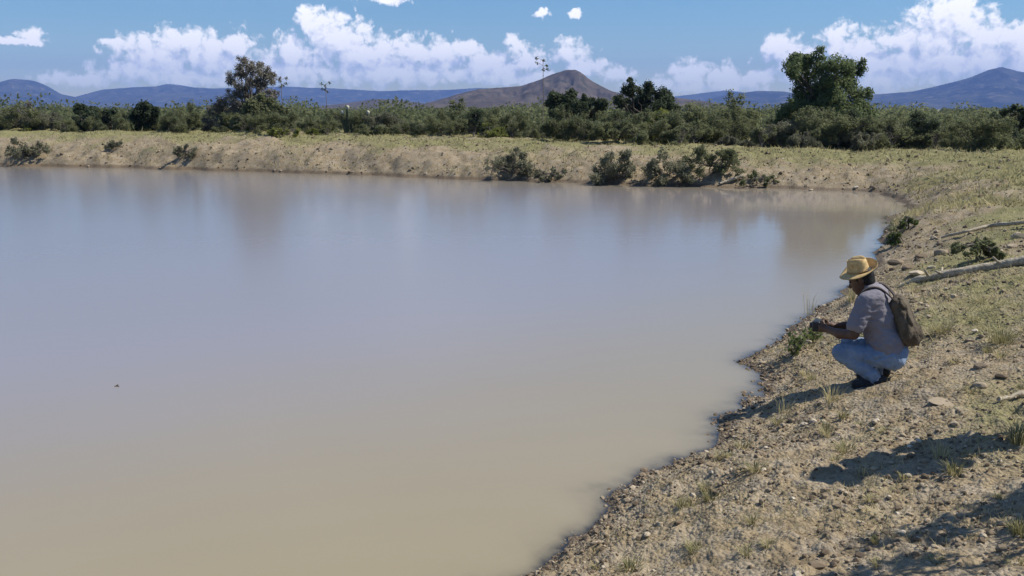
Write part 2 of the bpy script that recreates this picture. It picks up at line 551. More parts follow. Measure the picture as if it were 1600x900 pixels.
# ------------------------------------------------------------------ terrain
SHORE_PX = [(828, 900), (880, 862), (940, 822), (950, 778), (985, 752), (1050, 722), (1118, 694), (1126, 668), (1122, 652), (1168, 628), (1190, 604),
            (1182, 580), (1166, 566), (1200, 540), (1232, 512), (1275, 486), (1312, 462), (1345, 425), (1372, 390), (1398, 352),
            (1413, 330), (1405, 312), (1380, 302), (1335, 298), (1270, 297), (1180, 294), (1080, 291), (980, 289), (860, 285), (760, 281),
            (660, 278), (560, 274), (440, 270), (300, 266), (150, 262), (0, 259), (-200, 256)]
shore = [tuple(on_plane(px, py)[:2]) for px, py in SHORE_PX]
shore += [(-46, 44), (-55, 30), (-52, 10), (-36, -4), (-18, -4), (-8, 0.5), (-4.2, 2.4), (-2.0, 3.5), (-0.7, 4.3)]
shore = np.array(shore)


def shore_dist(x, y):
    """signed distance to the shoreline, positive on land"""
    x = np.asarray(x, float); y = np.asarray(y, float)
    d2 = np.full(x.shape, 1e18); inside = np.zeros(x.shape, bool)
    A = shore; B = np.roll(shore, -1, 0)
    for (ax, ay), (bx, by) in zip(A, B):
        ex, ey = bx - ax, by - ay
        t = np.clip(((x - ax) * ex + (y - ay) * ey) / (ex * ex + ey * ey), 0, 1)
        d2 = np.minimum(d2, (x - ax - t * ex) ** 2 + (y - ay - t * ey) ** 2)
        c = ((ay > y) != (by > y)) & (x < ex * (y - ay) / (ey + 1e-12) + ax)
        inside ^= c
    d = np.sqrt(d2)
    return np.where(inside, -d, d)


def sstep(a, b, v):
    t = np.clip((v - a) / (b - a), 0, 1)
    return t * t * (3 - 2 * t)


def terrain(x, y, full=False):
    x = np.asarray(x, float); y = np.asarray(y, float)
    s0 = shore_dist(x, y)
    r = np.hypot(x, y)
    near = 1 - sstep(10, 20, y)
    s = s0 + near * (0.30 * fbm(x * 2.6, y * 2.6, octaves=5, gain=0.6, seed=3)) + (1 - near) * 1.3 * fbm(x * 0.6, y * 0.6, octaves=5, gain=0.6, seed=5)
    az = np.arctan2(x, np.maximum(y, 0.1))
    crest = np.interp(az, [-0.6, -0.25, 0.1, 0.3, 0.5], [1.42, 1.36, 1.15, 0.98, 0.95])
    crest = crest * (1 - near) + 1.28 * near
    L = 1.5 * (1 - near) + 3.1 * near
    land = crest * (1 - np.exp(-np.maximum(s, 0) / L))
    drop = sstep(8.5, 13.5, s0) * sstep(18, 28, r)
    land = land * (1 - drop) + drop * 0.5
    wat = -np.minimum(np.maximum(-s, 0) * 0.22, 1.4)
    z = np.where(s > 0, land, wat)
    lw = sstep(-0.1, 0.5, s)
    rough = (1 - sstep(14, 60, r))
    z = z + lw * (0.10 * fbm(x * 0.9, y * 0.9, octaves=3, seed=11) + 0.07 * rough * fbm(x * 4, y * 4, octaves=4, gain=0.6, seed=13))
    cl = np.maximum(fbm(x * 11, y * 11, octaves=3, gain=0.6, seed=23), 0)
    z = z + rough * sstep(-0.05, 0.25, s) * (0.09 * cl)
    z = z + sstep(30, 90, r) * 0.8 * fbm(x * 0.03, y * 0.03, octaves=3, seed=31) * sstep(14, 40, s0)
    far = sstep(16, 26, r) * (1 - sstep(55, 70, r)) * sstep(0.0, 1.0, s)
    z = z + far * (0.34 * fbm(x * 0.55, y * 0.9, octaves=4, gain=0.6, seed=71) + 0.16 * fbm(x * 2.1, y * 2.1, octaves=3, gain=0.6, seed=73))
    if full:
        return z, s
    return z


def gz(x, y):
    return float(terrain(np.array([x]), np.array([y]))[0])


def ground_at(px, py):
    d = pix_dir(px, py)
    ts = np.concatenate([np.arange(3, 20, 0.02), np.arange(20, 120, 0.1)])
    P = np.array((0, 0, CAM_H)) + ts[:, None] * d
    z = terrain(P[:, 0], P[:, 1])
    z = np.maximum(z, 0)
    k = np.argmax(P[:, 2] < z)
    return np.array((P[k, 0], P[k, 1], z[k]))


def build_ground():
    a1 = np.linspace(-0.60, 0.60, 470)
    a2 = np.linspace(0.60, 2 * np.pi - 0.60, 92)[1:-1]
    A = np.concatenate([a1, a2]); nA = len(A)
    R = np.concatenate([[0.02], np.linspace(0.3, 3.0, 30), np.arange(3.03, 13, 0.030), np.geomspace(13.0, 23, 90), np.arange(23.12, 52, 0.15), np.geomspace(52.2, 60, 12), np.geomspace(60, 8500, 70)[1:]])
    nR = len(R)
    X = R[:, None] * np.sin(A)[None]; Y = R[:, None] * np.cos(A)[None]
    Z, S = terrain(X.ravel(), Y.ravel(), True)
    V = np.stack([X.ravel(), Y.ravel(), Z], -1)
    i = np.arange(nR - 1)[:, None] * nA; j = np.arange(nA)[None]; k = (j + 1) % nA
    F = np.stack([i + j, i + nA + j, i + nA + k, i + k], -1).reshape(-1, 4)
    x, y = V[:, 0], V[:, 1]
    r = np.hypot(x, y)
    nearW = np.interp(r, [6, 25], [0.20, 0.30])
    wet = 1 - sstep(0.0, 1, S / nearW)
    # grass cover: patchy, thicker high on the right bank and on the crest beyond the pond
    g = 0.30 + 0.9 * fbm(x * 0.55, y * 0.55, octaves=4, seed=41)
    g += 0.25 * sstep(0.25, 0.5, np.arctan2(x, np.maximum(y, .1))) * sstep(8, 16, r)
    g += 0.22 * sstep(1.2, 3.0, S) * sstep(2, 7, r)
    g += 0.30 * sstep(2.0, 4.5, S) * sstep(22, 28, r)
    g -= 0.3 * (1 - sstep(0.2, 1.4, S))
    # the deep middle of the pond needs no fine cells
    deep = (Z < -0.25)[F].all(1).reshape(nR - 1, nA)
    nb, mb = (nR - 1) // 4, nA // 4
    blk = deep[:nb * 4, :mb * 4].reshape(nb, 4, mb, 4).all((1, 3))
    bi, bj = np.nonzero(blk)
    i0, j0 = bi * 4, bj * 4; j4 = (j0 + 4) % nA
    big = np.stack([i0 * nA + j0, (i0 + 4) * nA + j0, (i0 + 4) * nA + j4, i0 * nA + j4], -1)
    gone = np.zeros((nR - 1, nA), bool); gone[:nb * 4, :mb * 4] = np.repeat(np.repeat(blk, 4, 0), 4, 1)
    F = np.concatenate([F[~gone.ravel()], big])
    used = np.unique(F); mp = np.full(len(V), -1); mp[used] = np.arange(len(used))
    V, F, wet, g, Z = V[used], mp[F], wet[used], g[used], Z[used]
    me = mesh_np("ground", V, F[:, ::-1], M['ground'], True, {"wet": wet, "grass": g})
    o = obj("ground", me); tag(o, "tan gravelly earth bank and dry plain around the pond", None, None, "structure")
    # water sheet on the cells that hold water
    wetv = Z < 0.03
    keep = wetv[F].any(1) & (np.hypot(V[F[:, 0], 0], V[F[:, 0], 1]) < 90)
    Fw = F[keep]
    used = np.unique(Fw); mp = np.full(len(V), -1); mp[used] = np.arange(len(used))
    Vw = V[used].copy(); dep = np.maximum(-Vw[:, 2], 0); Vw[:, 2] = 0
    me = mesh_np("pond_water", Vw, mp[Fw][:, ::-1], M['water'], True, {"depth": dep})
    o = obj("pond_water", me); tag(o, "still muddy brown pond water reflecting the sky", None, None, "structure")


build_ground()

# ------------------------------------------------------------------ hills and mountains
def mountain(name, label, D, prof, mat, seed, wid=0.25, amp=0.22, kx=1.0):
    prof = sorted(prof)
    pxs = np.array([p[0] for p in prof], float); pys = np.array([p[1] for p in prof], float)
    n = 420; m = 90
    px = np.linspace(pxs[0], pxs[-1], n)
    # smooth the traced ridge a little, then roughen it
    py = np.interp(px, pxs, pys)
    ker = np.hanning(13); ker /= ker.sum()
    py = np.convolve(np.pad(py, 6, mode='edge'), ker, 'valid')
    tanaz = (px - 800) / FPX
    c, s = math.cos(PITCH), math.sin(PITCH)
    dy = (450 - py) / FPX
    slope = (-s + dy * c) / (c + dy * s)
    ridge = CAM_H + slope * D
    X0 = (px - 800) / FPX / (c + dy * s)
    ends = sstep(0, 0.06, np.linspace(0, 1, n)) * sstep(0, 0.06, 1 - np.linspace(0, 1, n))
    ridge = np.maximum(ridge, 1) * ends
    W = D * wid
    t = np.linspace(-1, 1, m)
    Xg = np.repeat((X0 * D)[None], m, 0) * (1 + t[:, None] * wid)
    Yg = D + t[:, None] * W + np.zeros((1, n))
    fs = 1.0 / (D * 0.035)
    g1 = fbm(Xg * fs, Yg * fs * 0.6, octaves=5, gain=0.55, seed=seed)
    g2 = np.abs(fbm(Xg * fs * 1.6, Yg * fs * 0.5, octaves=4, gain=0.5, seed=seed + 5))
    shp = 1 - np.abs(t) ** 0.9
    shp = np.clip(shp, 0, 1)[:, None]
    away = np.clip(np.abs(t) * 5, 0, 1)[:, None]
    Z = ridge[None] * shp * (1 + away * (g1 * amp * 3.2 - g2 * amp * 2.0)) + ridge[None] * 0.05 * (1 - away) * g1
    Z = Z - 3 * (np.abs(t)[:, None] > 0.985)
    V = np.stack([Xg, Yg, Z], -1).reshape(-1, 3)
    i = np.arange(m - 1)[:, None] * n; j = np.arange(n - 1)[None]
    F = np.stack([i + j, i + j + 1, i + n + j + 1, i + n + j], -1).reshape(-1, 4)
    o = obj(name, mesh_np(name, V, F, mat, True))
    tag(o, label, "hill" if name == "hill" else "mountain", None, "structure")


mountain("mountain", "round topped blue mountain at the far left of the horizon", 6000,
         [(-260, 165), (-160, 140), (-90, 150), (-40, 138), (0, 126), (22, 121), (52, 124), (75, 134), (95, 147), (130, 154), (190, 164), (240, 172)], M['mount_forest'], 3)
mountain("mountain", "long low blue ridge behind the bare grey tree", 6600,
         [(40, 172), (95, 157), (120, 150), (160, 140), (205, 136), (270, 133), (330, 137), (400, 139), (440, 146), (500, 152), (560, 160), (640, 172)], M['mount_forest'], 9)
mountain("mountain", "palest distant blue range under the cloud bank", 7400,
         [(150, 158), (215, 142), (262, 130), (320, 138), (440, 134), (520, 138), (600, 142), (680, 140), (750, 137), (840, 141), (950, 148), (1040, 152), (1110, 143), (1135, 140), (1190, 149), (1300, 160)], M['mount_forest'], 15, 0.12)
mountain("mountain", "dark blue mountain range rising to a broad peak at the right", 5500,
         [(1060, 172), (1100, 156), (1140, 147), (1185, 141), (1225, 143), (1260, 149), (1310, 151), (1370, 147), (1425, 143), (1450, 138), (1490, 128), (1520, 119), (1545, 108), (1566, 104), (1590, 110), (1640, 118), (1720, 112), (1800, 130), (1900, 165)], M['mount_forest'], 21)
mountain("hill", "low reddish brown hill left of the peaked hill", 2400,
         [(420, 174), (480, 168), (540, 161), (585, 154), (620, 155), (660, 161), (700, 166), (760, 174)], M['hill_brown'], 27)
mountain("hill", "brown hill with a rounded peak above the scrub", 1800,
         [(600, 176), (640, 168), (680, 157), (715, 147), (745, 140), (780, 136), (815, 133), (845, 123), (868, 113), (888, 109), (905, 113), (925, 126), (955, 142), (1000, 151), (1055, 152), (1100, 157), (1150, 167), (1210, 176)], M['hill_brown'], 33, 0.25, 0.34)

# ------------------------------------------------------------------ air
def build_haze():
    lo = np.array((-8700.0, -8700.0, -2.6)); hi = np.array((8700.0, 8700.0, 400.0))
    V = np.array([(x, y, z) for x in (lo[0], hi[0]) for y in (lo[1], hi[1]) for z in (lo[2], hi[2])])
    F = np.array([(0, 1, 3, 2), (4, 6, 7, 5), (0, 4, 5, 1), (2, 3, 7, 6), (0, 2, 6, 4), (1, 5, 7, 3)])
    m, T = material("blue_air")
    v = T.n('ShaderNodeVolumePrincipled')
    v.inputs['Color'].default_value = (0.27, 0.45, 1.0, 1)
    v.inputs['Density'].default_value = HAZE
    v.inputs['Anisotropy'].default_value = 0.0
    T.l(v.outputs[0], T.out.inputs['Volume'])
    o = obj("haze", mesh_np("haze", V, F, m, False)); tag(o, "thin blue haze in the air", None, None, "stuff")


HAZE = 1.25e-4
build_haze()
# ------------------------------------------------------------------ plants
def unit(v):
    return v / (np.linalg.norm(v, axis=-1, keepdims=True) + 1e-9)


def leaf_quads(C, size, rng, up=0.3, outward=None, elong=1.6):
    """n x 3 centres -> one folded-free diamond leaf per centre"""
    n = len(C)
    nrm = rng.normal(size=(n, 3)); nrm[:, 2] += up
    if outward is not None: nrm = nrm + outward * 0.9
    nrm = unit(nrm)
    a = unit(np.cross(nrm, rng.normal(size=(n, 3)))); b = np.cross(nrm, a)
    s = (size * rng.uniform(0.6, 1.35, n))[:, None]
    V = np.stack([C - a * s * elong * 0.5, C + b * s * 0.5, C + a * s * elong * 0.5, C - b * s * 0.5], 1).reshape(-1, 3)
    F = np.arange(n * 4).reshape(n, 4)
    return V, F


def crown_points(clumps, n, rng, shell=0.45, gap=0.0, gscale=1.5, flat=1.0):
    c = np.array([q[:3] for q in clumps], float)
    r = np.array([q[3:6] if len(q) >= 6 else (q[3], q[3], q[3] * flat) for q in clumps], float)
    w = (r[:, 0] * r[:, 2]); w /= w.sum()
    k = rng.choice(len(clumps), n, p=w)
    d = unit(rng.normal(size=(n, 3)))
    P = c[k] + r[k] * d * (rng.random(n) ** shell)[:, None] * (0.86 + 0.5 * rng.random(n)[:, None] ** 3)
    if gap:
        f = fbm(P[:, 0] * gscale, P[:, 1] * gscale, P[:, 2] * gscale, octaves=2, seed=int(rng.integers(1000)))
        m = f > gap
        P, d, k = P[m], d[m], k[m]
    return P, d, k


def limb(g, a, b, r0, r1, rng, sides=6, wob=0.12, n=6):
    a = np.array(a, float); b = np.array(b, float)
    t = np.linspace(0, 1, n)[:, None]
    L = np.linalg.norm(b - a)
    off = rng.normal(size=(n, 3)) * wob * L * 0.35; off[0] = 0; off[-1] = 0
    P = a + (b - a) * t + off + np.array((0, 0, 1)) * np.sin(t * np.pi) * L * 0.06
    g.tube(P, np.linspace(r0, r1, n), sides)
    return P


def make_tree(name, label, base, clumps, n_leaf, leaf, mat, bark, rng, trunk_r=0.14, gap=-0.12, twigs=0, cat="tree", group=None, gscale=1.3, shell=0.45, fork=0.35, sub=6):
    """base: world point; clumps in world coordinates (x, y, z, r)"""
    base = np.array(base, float)
    t = thing(name, label, cat, base, 0, group)
    L = [(c[0] - base[0], c[1] - base[1], c[2] - base[2], *c[3:]) for c in clumps]
    # every clump is broken into smaller tufts so that the outline is uneven
    fine = []
    for q in L:
        rr = q[3]
        for _ in range(sub):
            d = unit(rng.normal(size=3)); u = 0.55 + 0.5 * rng.random()
            fine.append((q[0] + d[0] * rr * u, q[1] + d[1] * rr * u, q[2] + d[2] * rr * u * 0.85, rr * rng.uniform(0.28, 0.5)))
        fine.append((q[0], q[1], q[2], rr * 0.75))
    g = Geo()
    top = np.mean([q[:3] for q in L], axis=0)
    fk = np.array((top[0] * 0.3, top[1] * 0.3, max(top[2] * fork, 0.25)))
    limb(g, (0, 0, -0.15), fk, trunk_r, trunk_r * 0.75, rng, 7, 0.08)
    for q in L:
        P = limb(g, fk, q[:3], trunk_r * 0.6, trunk_r * 0.16, rng, 5)
        for _ in range(5):
            d = unit(rng.normal(size=3)) * q[3] * rng.uniform(0.6, 1.0)
            limb(g, P[rng.integers(2, 5)], np.array(q[:3]) + d, trunk_r * 0.2, trunk_r * 0.05, rng, 4)
    for _ in range(twigs):
        q = fine[rng.integers(len(fine))]
        c = np.array(q[:3]); d = unit(rng.normal(size=3) + np.array((0, 0, 0.5)))
        limb(g, c - d * q[3] * 0.9, c + d * q[3] * 1.15, 0.012, 0.005, rng, 3, 0.2, 4)
    g.build("trunk", bark, t)
    P, d, k = crown_points(fine, n_leaf, rng, shell, gap, gscale)
    V, F = leaf_quads(P, leaf, rng, 0.4, d * 0.6)
    ct = rng.uniform(0.15, 0.75, len(fine))
    tint = np.clip(ct[k] + rng.normal(0, 0.2, len(P)), 0, 1)
    obj("crown", mesh_np("crown", V, F, mat, False, {"tint": np.repeat(tint, 4)}), t)
    return t


def px_clumps(D, lst, rng, depth=0.5):
    """(px, py, radius px) seen in the photograph, at depth D -> world spheres"""
    out = []
    for (px, py, r) in lst:
        Y = D + rng.uniform(-depth, depth)
        p = at(px, py, Y)
        out.append((p[0], p[1], p[2], r / FPX * Y))
    return out


rng = np.random.default_rng(21)


def base_of(px, D):
    p = at(px, 200, D)
    return np.array((p[0], p[1], gz(p[0], p[1])))


make_tree("broad_tree", "tallest dark green tree leaning left above the scrub at right", base_of(1292, 43),
          px_clumps(43, [(1250, 146, 20), (1266, 156, 22), (1282, 150, 22), (1240, 108, 19), (1226, 176, 18), (1247, 98, 20), (1275, 92, 17), (1305, 104, 25), (1334, 106, 18), (1262, 118, 22), (1285, 130, 24), (1318, 132, 24), (1340, 150, 22), (1300, 160, 28), (1325, 175, 26), (1352, 170, 16), (1276, 180, 28), (1240, 168, 20), (1230, 184, 22), (1258, 196, 26), (1310, 192, 32), (1348, 190, 26), (1285, 205, 28), (1325, 208, 28), (1245, 208, 22)], rng, 1.0),
          60000, 0.064, M['leaf_mid'], M['bark'], rng, 0.15, -0.36, 60)
make_tree("broad_tree", "dark round headed tree left of the yellow green bush", base_of(1010, 47),
          px_clumps(47, [(985, 138, 16), (1010, 148, 18), (1034, 148, 17), (968, 158, 14), (995, 168, 22), (1030, 172, 22), (1052, 168, 12), (1010, 190, 28), (975, 190, 20)], rng, 0.9),
          30000, 0.062, M['leaf_dark'], M['bark'], rng, 0.14, -0.24, 30)
make_tree("broad_tree", "dark wide tree in front of the brown peaked hill", base_of(900, 49),
          px_clumps(49, [(866, 155, 15), (890, 152, 14), (914, 160, 13), (938, 162, 13), (878, 172, 17), (905, 175, 16), (935, 176, 14)], rng, 0.9),
          22000, 0.062, M['leaf_dark'], M['bark'], rng, 0.13, -0.24, 25)
make_tree("broad_tree", "dark round tree left of the bare grey tree", base_of(225, 50),
          px_clumps(50, [(222, 172, 17), (238, 178, 14), (212, 184, 16), (230, 192, 22), (205, 196, 18)], rng, 0.8),
          14000, 0.08, M['leaf_dark'], M['bark'], rng, 0.12, -0.24, 20)
make_tree("broad_tree", "low dark spreading tree at the left end of the scrub", base_of(150, 51),
          px_clumps(51, [(130, 174, 12), (150, 176, 12), (172, 180, 13), (140, 188, 16), (180, 192, 16), (120, 190, 12)], rng, 0.8),
          12000, 0.08, M['leaf_dark'], M['bark'], rng, 0.11, -0.24, 20)
make_tree("broad_tree", "dark low tree at the right edge of the scrub", base_of(1588, 46),
          px_clumps(46, [(1572, 180, 14), (1592, 176, 15), (1612, 180, 15), (1590, 192, 20)], rng, 0.8),
          5000, 0.13, M['leaf_dark'], M['bark'], rng, 0.11, -0.10, 10)
make_tree("bare_tree", "tall grey tree with feathery almost bare crown", base_of(392, 51),
          px_clumps(51, [(385, 102, 16), (398, 108, 16), (374, 108, 13), (412, 116, 16), (424, 122, 13), (408, 130, 15), (366, 127, 15), (390, 125, 14), (378, 140, 14), (415, 145, 14), (428, 150, 10), (362, 152, 16), (345, 158, 14), (338, 172, 14), (395, 155, 12), (330, 190, 16), (358, 182, 20), (350, 198, 18), (388, 178, 18), (378, 165, 14)], rng, 0.8),
          17000, 0.055, M['leaf_bare'], M['twig_grey'], rng, 0.13, -0.10, 1700, shell=0.6, fork=0.45)
make_tree("thorn_bush", "large dark olive bush at the foot of the bare tree", base_of(412, 49),
          px_clumps(49, [(400, 168, 20), (425, 172, 20), (440, 178, 14), (410, 190, 24), (385, 188, 20), (432, 195, 20), (370, 196, 16)], rng, 0.8),
          13000, 0.10, M['leaf_olive'], M['twig_grey'], rng, 0.08, -0.10, 200, "bush")
make_tree("thorn_bush", "bright yellow green bush below the dark tree", base_of(1035, 43),
          px_clumps(43, [(1032, 182, 15), (1048, 188, 14), (1020, 196, 16), (1042, 205, 20), (1015, 212, 18), (1060, 212, 16), (1035, 226, 20)], rng, 0.7),
          11000, 0.085, M['leaf_bright'], M['twig_grey'], rng, 0.06, -0.08, 60, "bush")
make_tree("thorn_bush", "grey half bare bush at the left edge behind the bank", base_of(38, 52),
          px_clumps(52, [(20, 176, 12), (42, 172, 12), (62, 178, 12), (30, 188, 18), (58, 192, 16), (5, 190, 14)], rng, 0.8),
          4500, 0.08, M['leaf_grey'], M['twig_grey'], rng, 0.06, -0.02, 450, "bush")

# scrub prototypes, copied along the far bank
def proto_bush(label, h, w, n, leaf, mat, twigs, rng, group, name="scrub_bush"):
    cl = []
    for _ in range(9):
        a = rng.uniform(0, 6.28); rr = w * 0.5 * rng.random() ** 0.6 * 0.75
        z = h * rng.uniform(0.20, 0.82) * (1 - 0.35 * rr / (w * 0.5))
        cl.append((rr * math.cos(a), rr * math.sin(a), z, h * rng.uniform(0.16, 0.27)))
    return make_tree(name, label, (0, 0, 0), cl, n, leaf, mat, M['twig_grey'], rng, 0.035, -0.10, twigs, "bush", group, 1.8, 0.5, 0.15, 5)


GRP = "bushes of the scrub behind the far bank"
protos = []
for k in range(9):
    mat = [M['leaf_olive'], M['leaf_olive'], M['leaf_grey'], M['leaf_olive'], M['leaf_bright'], M['leaf_olive'], M['leaf_dark'], M['leaf_olive'], M['leaf_grey']][k]
    protos.append(proto_bush("thorny scrub bush", [2.1, 2.5, 2.0, 1.8, 1.7, 2.3, 2.3, 1.6, 1.9][k], [2.8, 3.0, 2.6, 2.6, 2.0, 3.2, 2.6, 2.5, 2.4][k],
                             14000, 0.046, mat, 40 if k not in (2, 8) else 160, rng, GRP))
used = set()


def bank_line(px):
    """depth at which the scrub starts behind the far crest"""
    return np.interp(px, [-100, 200, 500, 800, 1000, 1200, 1400, 1700], [50, 48, 45, 42, 38, 37, 36, 35])


ZONES = [(110, "at the left edge"), (330, "left of the bare grey tree"), (470, "around the bare grey tree"), (700, "near the pale tipped cactus"), (830, "left of the brown peak"),
         (960, "below the brown peak"), (1200, "near the yellow green bush"), (1390, "around the tallest tree"), (9999, "below the broad blue peak")]
LOOK = ["olive green thorny bush", "tall olive bush", "grey green twiggy bush", "low olive bush", "small yellow green bush", "wide olive bush", "dark green bush", "knee high olive bush", "pale grey half bare bush"]
ROWS = ["front edge", "front half", "middle", "back"]


def put_bush(k, x, y, sc, px=0, row=0):
    loc = (x, y, gz(x, y) - 0.05)
    if k not in used:
        used.add(k); o = protos[k]
        o.location = loc; o.rotation_euler = (0, 0, rng.uniform(0, 6.28)); o.scale = (sc * rng.uniform(0.9, 1.4), sc * rng.uniform(0.9, 1.3), sc)
    else:
        o = copy_thing(protos[k], loc, rng.uniform(0, 6.28), (sc * rng.uniform(0.9, 1.4), sc * rng.uniform(0.9, 1.3), sc))
    o["label"] = "%s, %s of the scrub, %s" % (LOOK[k], ROWS[row], next(z for m, z in ZONES if px < m))
    return o


PW = np.array([5, 3, 2.2, 3, 1.0, 4, 1.6, 3, 1.6]); PW /= PW.sum()
for row, (off, n, s0, s1) in enumerate([(0.3, 50, 0.32, 0.82), (2.0, 48, 0.5, 1.0), (4.6, 46, 0.6, 1.15), (8.5, 42, 0.65, 1.22)]):
    for i in range(n):
        px = -120 + (i + rng.uniform(-0.3, 1.3)) / n * 1850
        D = bank_line(px) + off + rng.uniform(-0.8, 0.9)
        p = at(px, 200, D)
        lowl = np.interp(px, [0, 500, 750, 1100, 1600], [0.80, 0.80, 0.86, 0.9, 0.95])
        put_bush(int(rng.choice(9, p=PW)), p[0], p[1], float(rng.uniform(s0, s1) * lowl), px, row)

# far scrub that reads as one mass
def far_scrub():
    g_V = []; g_F = []; g_T = []; o = 0
    r2 = np.random.default_rng(5)
    for i in range(1500):
        px = r2.uniform(-160, 1760); D = 62 * (14 ** (r2.random() ** 1.1))
        p = at(px, 200, D)
        big = 1.0 + 0.55 * (r2.random() < 0.12)
        h = r2.uniform(1.3, 2.1) * big; w = r2.uniform(1.2, 2.2) * big
        n = int(np.interp(D, [60, 250, 870], [170, 110, 60])); lf = np.interp(D, [60, 300, 870], [0.15, 0.36, 0.75])
        n = int(n * (2.2 if big > 1 else 1.1))
        C = r2.normal(size=(n, 3)); C = unit(C) * (r2.random((n, 1)) ** 0.45) * np.array((w, w, h * 0.45)) + np.array((p[0], p[1], h * 0.5 + 0.1))
        V, F = leaf_quads(C, lf, r2, 0.5)
        base = r2.uniform(0.1, 0.7)
        g_V.append(V); g_F.append(F + o); o += len(V); g_T.append(np.repeat(np.clip(base + r2.normal(0, 0.2, n), 0, 1), 4))
    V = np.concatenate(g_V)
    z = terrain(V[:, 0], V[:, 1]); V[:, 2] += z
    ob = obj("far_scrub", mesh_np("far_scrub", V, np.concatenate(g_F), M['leaf_olive'], False, {"tint": np.concatenate(g_T)}))
    tag(ob, "far olive scrub covering the plain below the hills", None, None, "stuff")


far_scrub()

# tall flower stalks of agaves, standing over the scrub
def agave_stalk(px, top, D, label):
    b = base_of(px, D); p = at(px, top, D)
    h = p[2] - b[2]
    t = thing("agave_stalk", label, "agave", b)
    g = Geo(); g.tube([(0, 0, -0.1), (0.03, 0, h * 0.5), (0, 0, h)], [0.030, 0.022, 0.014], 6); g.build("stalk", M['twig_grey'], t)
    for k in range(6):
        a = rng.uniform(0, 6.28); z = h - 0.16 * k * rng.uniform(0.5, 1); L = rng.uniform(0.12, 0.42)
        e = np.array((math.cos(a) * L, math.sin(a) * L, z + 0.06))
        g = Geo(); g.tube([(0, 0, z - 0.08), e * np.array((0.6, 0.6, 1)), e], [0.012, 0.010, 0.008], 4)
        fb = g.build("flower_branch", M['twig_grey'], t)
        V, F = leaf_quads(e + rng.normal(size=(36, 3)) * 0.05, 0.05, rng)
        tag(obj("flower_cluster", mesh_np("flower_cluster", V, F, M['leaf_dark'], False, {"tint": np.full(len(V), 0.5)}), fb), None, None, None, "stuff")
    # rosette of stiff leaves
    for k in range(14):
        a = k * 2.4; L = rng.uniform(0.7, 1.0)
        d = np.array((math.cos(a), math.sin(a), 0)); s = np.array((-d[1], d[0], 0))
        q = [d * L * u + np.array((0, 0, L * (0.75 * u - 0.25 * u * u))) for u in (0, 0.35, 0.7, 1)]
        wd = [0.07, 0.09, 0.06, 0.005]
        V = np.array([v for pnt, w_ in zip(q, wd) for v in (pnt - s * w_, pnt - np.array((0, 0, w_ * 0.5)), pnt + s * w_)])
        F = [(i * 3 + j, i * 3 + j + 1, i * 3 + 4 + j, i * 3 + 3 + j) for i in range(3) for j in range(2)]
        gg = Geo(); gg.add(V, np.array(F), 0.5); gg.build("leaf", M['leaf_grey'], t)


agave_stalk(848, 93, 58, "thin flower stalk standing against the sky left of the peaked hill")
agave_stalk(511, 131, 66, "short thin flower stalk against the blue ridge, right of the bare tree")
agave_stalk(442, 120, 57, "slim flower stalk just right of the bare grey tree")

# columnar cactus clump with pale woolly heads
def cactus():
    b = base_of(548, 47.5)
    t = thing("columnar_cactus", "clump of upright cactus columns with pale woolly tips", "cactus", b)
    m = simple_mat("cactus_skin", (0.05, 0.065, 0.04), (0.10, 0.115, 0.07), 10)
    mp = simple_mat("pale_wool", (0.36, 0.34, 0.27), (0.55, 0.52, 0.44), 30)
    for k, (dx, topy) in enumerate([(-13, 176), (-5, 168), (-8, 182), (2, 178), (9, 183), (15, 190), (27, 176), (31, 182)]):
        p = at(548 + dx, topy, 47.5 + rng.uniform(-0.4, 0.4)) - b
        root = np.array((p[0] * 0.45, p[1], -0.1))
        pts = [root, root * np.array((1, 1, 0)) + np.array((p[0] * 0.35, 0, p[2] * 0.35)), p * np.array((0.98, 1, 0.75)), p]
        n = 14; u = np.linspace(0, 1, n)
        P = np.stack([np.interp(u, [0, .33, .7, 1], [q[i] for q in pts]) for i in range(3)], -1)
        g = Geo(); g.tube(P, np.interp(u, [0, .5, .93, 1], [0.075, 0.085, 0.075, 0.02]), 10)
        c = g.build("column", m, t)
        # ribs: push every other side vertex in
        co = np.empty(len(c.data.vertices) * 3, np.float32); c.data.vertices.foreach_get("co", co); co = co.reshape(-1, 3)
        body = co[:n * 10].reshape(n, 10, 3); body[:, ::2] = P[:, None] + (body[:, ::2] - P[:, None]) * 0.72
        co[:n * 10] = body.reshape(-1, 3); c.data.vertices.foreach_set("co", co.ravel()); c.data.update()
        if k in (0, 1, 6):
            V, F = ico(2); V = V * (0.085, 0.085, 0.11) * (1 + 0.9 * fbm(V[:, 0] * 4, V[:, 1] * 4, V[:, 2] * 4)[:, None]) + p
            obj("woolly_tip", mesh_np("woolly_tip", V, F, mp), c)


cactus()

# bushes standing on the far bank itself
def bank_bush(name, label, px, base_py, w, h, mat, n, leaf, seed, tw=60):
    r3 = np.random.default_rng(seed)
    b = ground_at(px, base_py)
    D = b[1]
    cl = []
    for _ in range(20):
        u = r3.uniform(-0.44, 0.44); hh = (0.10 + 0.68 * r3.random()) * (1 - 2.2 * u * u)
        cl.append((b[0] + u * w * 1.1 / FPX * D, b[1] + r3.uniform(-0.35, 0.35) * w / FPX * D, b[2] + hh * h / FPX * D, r3.uniform(0.17, 0.25) * h / FPX * D))
    make_tree(name, label, b - np.array((0, 0, 0.03)), cl, int(n * 1.6), leaf * 0.75, mat, M['twig_grey'], r3, 0.02, -0.12, tw, "bush", None, 3.0, 0.55, 0.12, 5)


